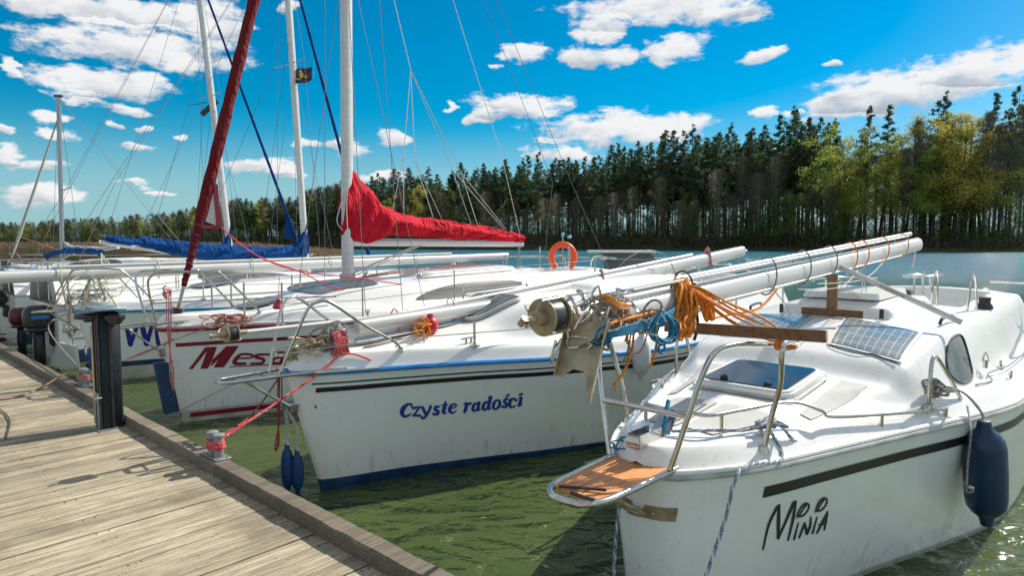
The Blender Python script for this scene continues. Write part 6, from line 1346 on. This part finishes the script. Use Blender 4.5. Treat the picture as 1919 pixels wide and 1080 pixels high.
# canopy: steel hoops and rolled blue cloth, on the stern of the yacht at t = 12
t = tag(bpy.data.objects['rolled_canopy'], None); t.matrix_world = F5.M
ca, cb = F5.on(85, 478, .2), F5.on(190, 474, .2); ca = F5.oncross(87, 480, 6.3); cb = F5.oncross(190, 474, 6.3)
m = MB(); P = [ca, lerp(ca, cb, .2)+Vector((0, 0, .06)), lerp(ca, cb, .45)+Vector((0, 0, .09)), lerp(ca, cb, .55)+Vector((0, 0, .08)), lerp(ca, cb, .8)+Vector((0, 0, .05)), cb]; m.tube(crom(P, 6), [.055+.018*sin(k*1.3)+.01*sin(k*2.9) for k in range(31)], 10); m.build('canopy_roll', BLUEC, t)
m = MB()
for p, du in ((ca, .2), (ca, .5), (cb, -.3), (cb, -.5), (cb, -.05)): m.tube([p, Vector((p.x+du, p.y+(.12 if p is cb else .1), 1.15))], .011, 6); m.build('hoop_tube', STEEL, t); m = MB()

# rudder, ladder and timber at the stern nearest the jetty
oc = lambda px, py, u=7.42: F5.oncross(px, py, u)
m = MB(); slab(m, [oc(118, 642), oc(146, 648), oc(151, 690), oc(100, 692), (oc(104, 668))], Vector((1, 0, 0)), .05); m.build('rudder_blade', HULLW, b5)
m = MB()
for a_, b_ in (((122, 598), (140, 652)), ((146, 596), (160, 650)), ((128, 620), (152, 618)), ((133, 636), (156, 634)), ((160, 650), (164, 672))): m.tube([oc(*a_, 7.36), oc(*b_, 7.40)], .014, 8)
m.build('swim_ladder', STEEL, b5); m = MB()
for a_, b_ in (((112, 600), (134, 555)), ((130, 604), (128, 556))): m.beam(oc(*a_, 7.2), oc(*b_, 7.15), .05, .05)
m.build('tiller_post', WOODB, b5)
m = MB(); tangle(m, oc(135, 625), (.10, .22, .18), 10, .008, 91); o = m.build('stern_rope', ROPEG, None, F5); tag(o, 'grey rope bundle beside the big black outboard by the jetty', 'rope')
# ================================================================== boats beyond
def far_yacht(x, y, hd, L, label, cat='sailing yacht', group=None, hullm=HULLW, mastpx=None, freeb=.95, names=False, name='sailing_yacht', trunk=True, stripe=None):
    F = Frame(0, 0, org=Vector((x, y, 0)), ax=Vector((cos(hd), sin(hd), 0)))
    k = L/7.5
    B = Boat(F, L, [[a*k for a in (0, .04, .2, .6, 1.4, 2.4, 4, 7.5)], [a*k for a in (0, .08, .2, .4, .75, 1.05, 1.25, 1.05)]], ([0, L*.4, L], [freeb*1.05, freeb*.95, freeb*.95]), rake=.35*k, fw=.66, keel=-.25, ch=.08*k, cw=.1, camber=.04, tslope=.25, trunk=(([1.2*k, 2.2*k, 3.4*k, 5.2*k, 5.4*k], (0, .16*k, .30*k, .36*k, .36*k)), ([1.2*k, 2.4*k, 5.4*k], (.3*k, .65*k, .85*k))) if trunk else None, cock=(5.3*k, L-.2, .6*k, freeb*.5))
    b = empty(name, label, cat, F, group=group); B.hull([hullm, NAVY], [(0, 1, 0), (-.15*k, 1, 0), (-.4*k, 1, 0), (.2*k, 0, 0), (.1*k, 0, 1), (-.1, 0, 1), (-.22, 0, 1)], 36, parent=b); B.deck(b, 70, 30); B.rail(b, TRIMGREY if stripe is None else stripe, .02)
    if trunk:
        for sg in (1, -1): m = MB(); deckpoly(B, [(2.6*k, .74*k*sg), (3*k, .66*k*sg), (4.4*k, .70*k*sg), (4.9*k, .82*k*sg), (4.4*k, .88*k*sg), (3*k, .86*k*sg)], .01, m); m.build('cabin_window', GLASSD, b)
        m = MB(); m.tube(crom([(.35*k, .25*k, freeb*1.1), (.2*k, .22*k, freeb+.55), (-.05, 0, freeb+.6), (.2*k, -.22*k, freeb+.55), (.35*k, -.25*k, freeb*1.1)], 5), .014, 6); m.build('bow_pulpit', STEEL, b)
        for sg in (1, -1): m = MB(); m.tube([(.3*k, .25*sg, freeb+.55), (L*.4, 1.1*k*sg, freeb+.5), (L-.1, 1.0*k*sg, freeb+.55), (L-.1, 1.0*k*sg, freeb)], .010, 5); m.build('guard_rail', STEEL, b)
    return F, B, b
# yacht on the far left with slim mast
p = atz(8, 548, 0); F7, B7, b7 = far_yacht(p.x+.3, p.y, radians(4), 7.4, 'distant white yacht with slim upright mast in front of the reeds at the far left', freeb=1.0)
mu = 2.75; m = MB(); f0 = F7.on(116, 462, 0); mu = f0.x; f1 = F7.on(110, 182, 0); mastmesh(m, Vector((mu, 0, 1.3)), Vector((f1.x, 0, f1.z)), .06, .08); m.build('mast', ALUD, b7)
top7 = Vector((f1.x, 0, f1.z)); m = MB(); m.box(top7+Vector((0, 0, .05)), (.3, .1, .08)); m.tube([lerp(Vector((mu, 0, 1.3)), top7, .43)+Vector((0, 0, 0)), lerp(Vector((mu, 0, 1.3)), top7, .45)+Vector((.6, .3, 0))], .02, 5); m.build('masthead_fitting', BLACKP, b7)
cl7 = F7.on(40, 445, 0); ft7 = F7.on(22, 485, 0); m = MB(); hh = F7.on(108, 225, 0); m.tube([ft7, lerp(ft7, hh, .17), lerp(ft7, hh, .4), hh], [.02, .07, .055, .03], 8); m.build('furled_jib', mat('grey_jib', (.40, .40, .38), .8), b7)
m = MB(); m.tube([cl7, F7.on(110, 468, 0)], .015, 5); m.tube([ft7, F7.on(10, 500, .1)], .012, 5); m.tube([ft7, F7.on(45, 498, .1)], .012, 5); m.build('jib_sheet', ROPEP, b7)
wires(b7, [[top7, Vector((mu+.2, 1.0, 1.1))], [top7, Vector((mu+.2, -1.0, 1.1))], [top7, Vector((7.3, .4, 1.2))], [top7, Vector((7.3, -.4, 1.2))]], .008)
m = MB(); bA = F7.on(122, 462, 0); bB = F7.on(222, 462, 0); coverloft(F7, [(bA.x, bA.z+.2), (bA.x+.3, bA.z+.05), (lerp(bA.x, bB.x, .5), bA.z+.0), (bB.x, bB.z+.02)], [(bA.x, bA.z-.5), (bA.x+.3, bA.z-.35), (lerp(bA.x, bB.x, .5), bA.z-.24), (bB.x, bB.z-.1)], lambda t: .12, 'sail_cover', mat('grey_canvas', (.30, .34, .36), .8, c2=(.4, .42, .42), nscale=3), b7)
q = []
# green rowing boat and blue boats behind the jetty
def openboat(px, py, L, hd, hm, label, cat='rowing boat', nm='rowing_boat', fb=.5):
    p = atz(px, py, 0); F = Frame(0, 0, org=Vector((p.x, p.y, 0)), ax=Vector((cos(hd), sin(hd), 0))); k = L/4
    B = Boat(F, L, ([0, .1*k, .5*k, 1.5*k, L], [0, .2*k, .45*k, .68*k, .55*k]), ([0, L*.4, L], [fb*1.25, fb, fb]), rake=.25, fw=.75, keel=-.15, ch=.02, cw=.05, camber=0, cock=(.3, L-.2, .6*k, .1)); b = empty(nm, label, cat, F)
    B.hull([hm], [(0, 1, 0), (-.1, 1, 0), (-.3, 1, 0), (0, 0, 0), (-.14, 0, 0)], 30, parent=b); B.deck(b, 40, 20, hm); B.rail(b, HULLW, .025); m = MB()
    for u in (.35, .6, .8): m.box((L*u, 0, fb*.8), (.22, 1.1*k, .03))
    m.build('thwart', WOODB, b); return F, B, b
openboat(38, 554, 7.5, radians(2), mat('green_hull', (.01, .14, .045), .4, c2=(.01, .10, .04), nscale=3), 'dark green open boat on the water at the far left', fb=.75)
openboat(182, 566, 5.0, radians(8), mat('blue_white_hull', (.02, .20, .55), .4), 'bright blue open boat seen behind the steel pulpits', fb=.55)
openboat(215, 585, 4.2, radians(20), mat('red_trim_hull', (.75, .75, .73), .4, c2=(.7, .7, .66)), 'white open boat with orange trim behind the furled maroon jib', fb=.6)
# yachts behind the second and third boats
p = atz(1180, 560, 0); F8, B8, b8 = far_yacht(5.3, 16.2, radians(177), 5.2, 'white motor cruiser behind the second yacht and its orange rope', freeb=1.15, cat='motor cruiser', name='motor_cruiser')
m = MB(); sv = F8.on(1235, 525, -.3); m.add([(2.9, -.9, 1.2), (3.35, -.9, 1.2), (3.25, -.9, 1.6), (3.0, -.9, 1.62)], [(0, 1, 2, 3)]); 
m = MB(); rows = []
for z, a, b_ in ((1.25, .0, .0), (1.6, .08, .02), (1.82, .22, .06)): rows.append([Vector((1.7+a+t, sgn*(.6-b_), z)) for t, sgn in ((0, -1), (0, -.3), (0, .3), (0, 1), (1.2, 1), (1.2, -1))])
m.grid(rows, True); m.add(rows[-1], [tuple(range(6))]); m.build('wheelhouse', GLASSD, b8)
m = MB(); m.box((2.6, 0, 1.84), (1.6, 1.25, .05), bev=.02); m.build('wheelhouse_roof', GEL, b8)
m = MB(); m.tube(crom([(4.6, -.5, 1.2), (4.6, -.5, 1.8), (4.6, 0, 1.95), (4.6, .5, 1.8), (4.6, .5, 1.2)], 6), .02, 8); m.build('stern_arch', STEEL, b8)
# extra shrouds and stays of the masts further left are on their yachts; thin halyards between them
m = MB()
# ================================================================== jetty furniture
pc = atz(216, 800, DZ); dpt = pc-E0; pt = dpt.dot(ET); pn = dpt.dot(EN)
FP = Frame(pt, pn-.03); post = empty('service_post', 'dark steel service post with sloping cap standing on the jetty edge', 'service post', FP)
def q3(u, v, z): return Vector((u, v, DZ+z))
m = MB(); S_ = .165; m.box(q3(0, 0, .50), (S_, S_*.95, 1.0), bev=.012); m.build('post_body', mat('anthracite_steel', (.012, .020, .027), .55, 0, spec=.25, c2=(.020, .029, .036), nscale=5), post)
m = MB(); m.box(q3(-S_/2-.004, .012, .5), (.012, .018, .98)); m.box(q3(-S_/2-.004, -.055, .5), (.012, .01, .98)); m.box(q3(-S_/2-.008, .078, .5), (.012, .012, .98)); m.box(q3(.0, S_/2+.002, .5), (.02, .01, .98)); m.build('post_groove', BLACKP, post)
m = MB(); m.box(q3(-.045, -S_/2-.035, .45), (.08, .075, .86), bev=.008); m.build('cream_panel', mat('cream_panel', (.42, .36, .20), .6, c2=(.30, .24, .13), nscale=6), post)
m = MB(); m.box(q3(-.02, 0, 1.02), (.26, .34, .02), Matrix.Rotation(.06, 3, 'X'), bev=.004); m.box(q3(-.02, .0, 1.035), (.20, .27, .02), bev=.006); m.build('post_cap', mat('blue_grey_steel', (.16, .22, .25), .4, .4), post)
m = MB(); m.lathe(q3(-.08, -.15, .99), (0, 0, -1), [(0, .10), (.02, .12), (.05, .12), (.06, .05), (.08, .05)], 18); m.lathe(q3(.03, .12, .98), (0, 0, -1), [(0, .08), (.03, .08), (.08, .04)], 14); m.build('lamp_head', BLACKP, post)
m = MB(); m.box(q3(-S_/2-.018, .055, .135), (.022, .022, .24), bev=.006); m.cyl(q3(-S_/2-.02, .055, .25), q3(-S_/2-.02, .055, .31), .012); m.build('water_pipe', mat('zinc_pipe', (.25, .32, .36), .45, .5), post)
m = MB(); tangle(m, q3(-S_/2-.03, .05, .29), (.03, .04, .04), 4, .005, 81); m.tube([q3(-S_/2-.03, .05, .31), q3(-S_/2-.03, -.02, .325), q3(-S_/2-.03, -.05, .315)], .004, 5); m.build('string_knot', ROPEW, post)
m = MB(); m.box(q3(0, 0, .006), (.24, .26, .012)); m.build('base_plate', ALUD, post)
GALV = mat('galvanised_iron', (.26, .275, .28), .55, .4, c2=(.17, .18, .175), nscale=9, c3=(.22, .15, .10), n3=20)
def bollard(w_, label, rope=None):
    d = w_-E0; Fb = Frame(d.dot(ET), d.dot(EN)); Fb.M.translation.z = DZ+.087; b = empty('twin_bollard', label, 'bollard', None, group='twin bollards on the jetty edge'); b.matrix_world = Fb.M
    m = MB(); m.box((0, 0, .005), (.11, .27, .010), bev=.003)
    for v in (-.045, .055): m.lathe((0, v, .008), (0, 0, 1), [(0, .038), (.02, .034), (.14, .034), (.145, .040), (.158, .040), (.162, .034)], 20)
    o = m.build('bollard_casting', GALV, b); m = MB()
    for v in (-.115, .12): m.cyl((.03, v, .008), (.03, v, .016), .010, n=6); m.cyl((-.03, v, .008), (-.03, v, .016), .010, n=6)
    m.build('bolt', GALV, b); return b
bollard(bolw, 'grey twin bollard wrapped in red rope on the near jetty edge'); bollard(bol2, 'grey twin bollard beyond the dark service post')
d = bol2-E0; Fb2 = Frame(d.dot(ET), d.dot(EN)); m = MB(); R = random.Random(6)
for i in range(6): m.tube(crom([Vector((cos(a)*(.05+.02*R.random()), sin(a)*.10, DZ+.15+.01*i)) for a in [2*pi*k/10 for k in range(10)]], 3, True), .0085, 6, True)
w1 = atz(0, 748, DZ+.01)-Fb2.o; w2 = atz(60, 732, DZ+.01)-Fb2.o; w3 = atz(110, 708, DZ+.1)-Fb2.o; L3 = lambda w_: Vector((w_.dot(Fb2.x), w_.dot(Fb2.r), w_.z))
o = m.build('mooring_line', ROPEP, None, Fb2); tag(o, 'pinkish line wrapped round the farther twin bollard', 'rope', 'mooring lines')
FW = Frame(0, 0, org=Vector((0, 0, 0)), ax=Vector((1, 0, 0)))
def wl(P, mt, r, label, nm='rope', k=7): m = MB(False); m.tube(crom(P, k), r, 6); o = m.build(nm, mt); tag(o, label, 'rope'); return o
wl([atz(-30, 752, DZ+.012), atz(30, 745, DZ+.012), atz(75, 728, DZ+.02), atz(110, 708, DZ+.09), atz(140, 693, DZ+.16), atz(168, 678, DZ+.25)], mat('tan_rope', (.28, .18, .12), .85), .009, 'brown rope lying across the planks towards the boats on the left')
wl([atz(-5, 765, DZ+.012), atz(10, 775, DZ+.012), atz(19, 790, DZ+.012), atz(15, 812, DZ+.012), atz(11, 822, DZ+.012)], BLACKP, .006, 'thin dark cord curling on the planks at the left edge')
# mooring line of third yacht to the second bollard
def ww(F, p): return F.w(p)
wl([ww(FS, Vector((.55, .15, 1.22))), lerp(ww(FS, Vector((.55, .15, 1.22))), bol2+Vector((0, 0, .1)), .5)+Vector((0, 0, -.06)), bol2+Vector((0, 0, .12))], ROPEP, .007, 'brownish mooring line from the red lettered yacht to the farther bollard', 'mooring_line')
wl([ww(F4, Vector((.3, 0, 1.15))), ww(F4, Vector((-.3, -.1, .9))), bol2+Vector((0, 0, .12))], ROPEG, .008, 'grey mooring line from the yacht behind the service post', 'mooring_line')
fender(F4, F4.on(170, 655, .02), .42, .07, FENDB2, 'crumpled blue fender between the service post and the boats', [F4.on(172, 640, 0)])
